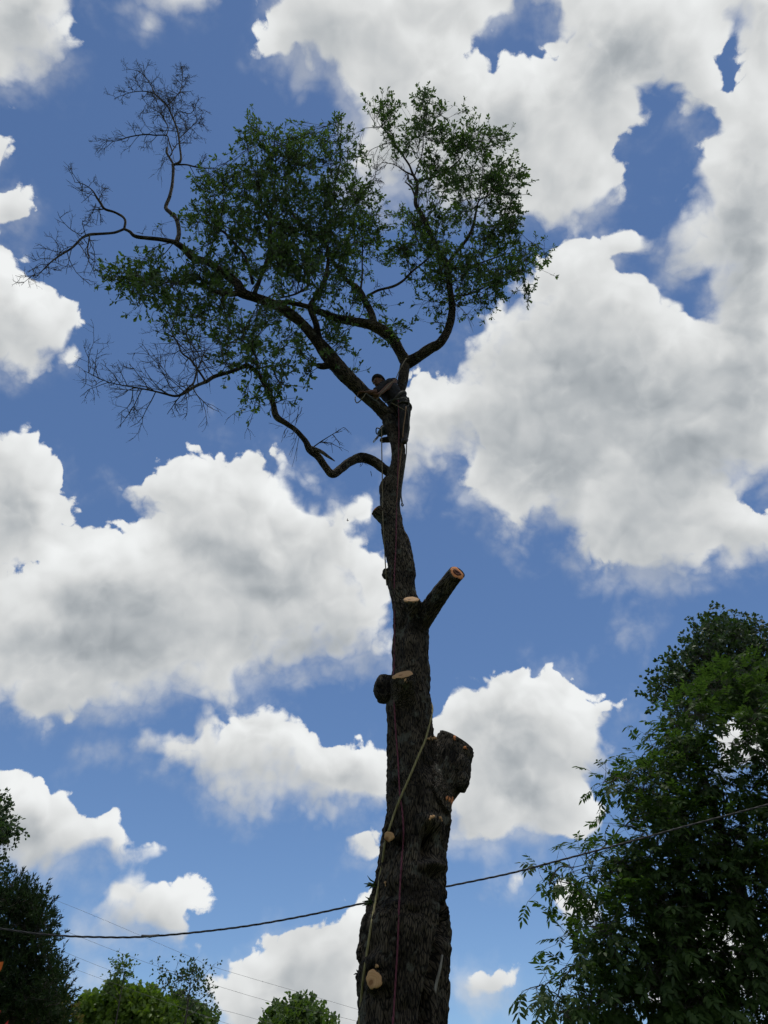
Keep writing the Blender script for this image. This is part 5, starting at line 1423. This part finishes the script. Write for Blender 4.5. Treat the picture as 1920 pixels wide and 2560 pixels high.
far_tree('maple_tree', 'lower green tree under the half bare one with crooked branches', 415, 40, [(395, 2180, 46, 28, 1.1), (430, 2195, 32, 22, 1.1), (400, 2210, 60, 14, 1.2), (378, 2150, 18, 18, .8)], M_GREEN2, 37, 0.20, dy=14, sc=.9, per=60)
far_tree('sapling', 'thin stemmed tree with a small sparse tuft above the round green tree', 264, 36, [(262, 2078, 20, 12, 1.1), (268, 2098, 24, 12, 1.1), (258, 2115, 12, 10, .6), (236, 2126, 12, 12, .5), (280, 2112, 8, 8, .5), (222, 2134, 10, 6, .4)], M_GREEN2, 38, 0.13, nl=3, per=110, sig=0.16, trunk_r=0.09, nspr=(3, 6), depth=0.2, limb_r=.03)
far_tree('crooked_tree', 'half bare tree with crooked dark branches and few leaves beside the round one', 410, 37, [(348, 2098, 10, 12, .7), (362, 2128, 18, 16, .8), (393, 2108, 18, 14, 1), (398, 2140, 20, 12, .7), (424, 2090, 20, 16, 1.1), (428, 2118, 22, 18, 1.1), (446, 2148, 16, 16, .8), (455, 2165, 10, 8, .6), (405, 2160, 24, 12, .8), (462, 2084, 4, 4, .3), (340, 2080, 4, 4, .2), (384, 2080, 5, 4, .2)], M_DARKL, 39, 0.13, nl=3, per=110, sig=0.18, trunk_r=0.14, nspr=(3, 6), depth=0.3, limb_r=.05)
far_tree('round_tree', 'small round tree by itself between the big trunk and the green trees', 640, 35, [(648, 2158, 30, 12, 1.1), (612, 2172, 26, 16, 1.1), (668, 2175, 34, 18, 1.1), (640, 2190, 52, 18, 1.1), (585, 2205, 24, 12, 1), (700, 2205, 22, 12, 1), (640, 2212, 60, 14, 1.1)], M_GREEN2, 40, 0.18, dy=20, sc=.85, per=66)

# a red-leaved shoot poking in at the very edge of the view
def red_shoot():
    p0 = np.array((at_y(*px('S', -160, 2560), 2.2)[0][0], 2.2, 0.0))
    root = empty('red_leaved_shrub', p0, 'young shrub with red and orange leaves just entering the view', 'shrub')
    a = Acc(); top = at_y(*px('S', -70, 2380), 2.2)[0]
    st = catmull(np.array([p0 - (0, 0, .05), p0 * .5 + top * .5 + (0.03, 0, 0), top]), 8)
    a.add(*tube(st, np.linspace(0.008, 0.004, len(st)), 7)); put('stem', a.mesh('stem', M_BARK2), root)
    for tip, st_t, col in (((9, 2404), 0.95, (0.30, 0.07, 0.012)), ((22, 2550), 0.80, (0.30, 0.012, 0.012)), ((-30, 2470), 0.9, (0.3, 0.05, 0.02)), ((2, 2525), 0.82, (0.28, 0.02, 0.02))):
        q = at_y(*px('S', *tip), 2.15)[0]; s = st[int(st_t * (len(st) - 1))]
        d = unit(q - s); sd = unit(np.cross(d, (0, 1, 0.2))); L = np.linalg.norm(q - s)
        V = [s, s + d * L * .35 + sd * .012, s + d * L * .35 - sd * .012, s + d * L * .7 + sd * .02, s + d * L * .7 - sd * .02, s + d * L * .92 + sd * .010, s + d * L * .92 - sd * .010, q]
        put('leaf', mesh_from('leaf', V, [np.array([(0, 1, 2), (5, 7, 6)]), np.array([(1, 3, 4, 2), (3, 5, 6, 4)])], leaf_mat('red_leaf', col, tuple(min(1, c * 1.3) for c in col), (1.4, 1.3, 1.2), .45, .04), smooth=False), root)
red_shoot()

# ------------------------------------------------------------------ wires
M_CABLE = principled('black_cable', (0.025, 0.025, 0.028), 0.6, 0.3)
M_WIRE = principled('weathered_wire', (0.12, 0.12, 0.125), 0.6, 0.3)
def service_cable():
    pts_ = [(-560, 1890), (-260, 1965), (0, 2006), (100, 2019), (200, 2024), (320, 2023), (500, 2005), (650, 1980), (800, 1948), (965, 1915), (1100, 1887), (1200, 1861), (1350, 1821), (1500, 1780), (1659, 1738), (1900, 1672), (2300, 1560)]
    P = catmull(np.array([at_y(*px('F', *q), 9.0)[0] for q in pts_]), 40)
    root = empty('service_cable', P[0], 'black twisted service cable running behind the oak trunk', 'cable')
    T, E1, E2 = frames(P)
    L = np.concatenate([[0], np.cumsum(np.linalg.norm(np.diff(P, axis=0), axis=1))])
    for k in range(3):
        ph = L / 0.38 * 2 * math.pi + k * 2 * math.pi / 3
        a = Acc(); a.add(*tube(P + (E1 * np.cos(ph)[:, None] + E2 * np.sin(ph)[:, None]) * 0.0062, 0.0052, 6)); put('conductor', a.mesh('conductor', M_CABLE), root)
    i = int(np.argmin(np.abs(project(P)[0] - 322 / 0.86406)))
    a = Acc(); a.add(*tube(np.array([P[i - 5] + (0, -.01, 0.012), P[i], P[i + 5] + (0, -.01, 0.006)]), [0.008, 0.016, 0.008], 8)); put('splice', a.mesh('splice', M_WIRE), root)
service_cable()
for (q, lab) in ((((-220, 493), (240, 640), (860, 900), (1000, 958), (1650, 1150), (2600, 1440)), 'highest of the thin far wires sloping behind the trees'),
                 (((-220, 580), (235, 762), (700, 942), (1240, 1112), (1630, 1200), (2600, 1470)), 'second thin far wire under the highest one'),
                 (((-220, 680), (260, 870), (510, 970), (980, 1138), (1200, 1200), (2600, 1610)), 'third thin far wire, just over the round green tree'),
                 (((-220, 745), (350, 965), (660, 1078), (970, 1188), (1040, 1212), (2600, 1700)), 'lowest thin far wire, cutting through the round green tree')):
    P = catmull(np.array([at_y(*px('K6', *v), 33.0)[0] for v in q]), 14)
    a = Acc(); a.add(*tube(P, 0.0048, 6)); tag(put('power_line', a.mesh('power_line', M_WIRE)), lab, 'wire', 'thin far wires')

# a bird far off against the cloud
def bird():
    c = at_y(*px('K2', 122, 258), 60)[0]
    root = empty('bird', c, 'tiny dark bird far off in front of the big white cloud', 'bird')
    m = principled('bird', (0.03, 0.03, 0.03), .8)
    a = Acc(); a.add(*capsule_chain([c + (-.10, 0, .02), c, c + (.12, 0, -.03)], [.02, .045, .03], 8)); put('body', a.mesh('body', m), root)
    for s in (-1, 1):
        V = [c + (0.04, 0, 0.01), c + (-0.05, 0, 0.01), c + (-0.02, s * .16, .07), c + (0.03, s * .30, .04)]
        put('wing', mesh_from('wing', V, [np.array([(0, 1, 2, 3)])], m, smooth=False), root)
bird()
# green shoots on the bark
def shoots():
    for f, x, y, n, sd in (('K4', 470, 470, 9, 1), ('K4', 455, 640, 7, 2), ('K4', 310, 1390, 3, 3)):
        rg = np.random.default_rng(sd)
        c = at_y(*px(f, x, y), 7.05)[0]
        a = Acc()
        for k in range(n):
            d = unit(np.array((-1.0, rg.normal(0, .5), rg.normal(0, .7)))); L = rg.uniform(0.05, 0.10) * (0.5 if n == 3 else 1)
            a.add(*tube(np.array([c + (0.03, 0, rg.normal(0, .02)), c + d * L * .5 + (0, 0, .005), c + d * L]), [.006, .007, .0015], 5))
        put('shoot', a.mesh('shoot', M_PECAN if n > 3 else M_TWIG), OAK)['kind'] = 'stuff'
shoots()
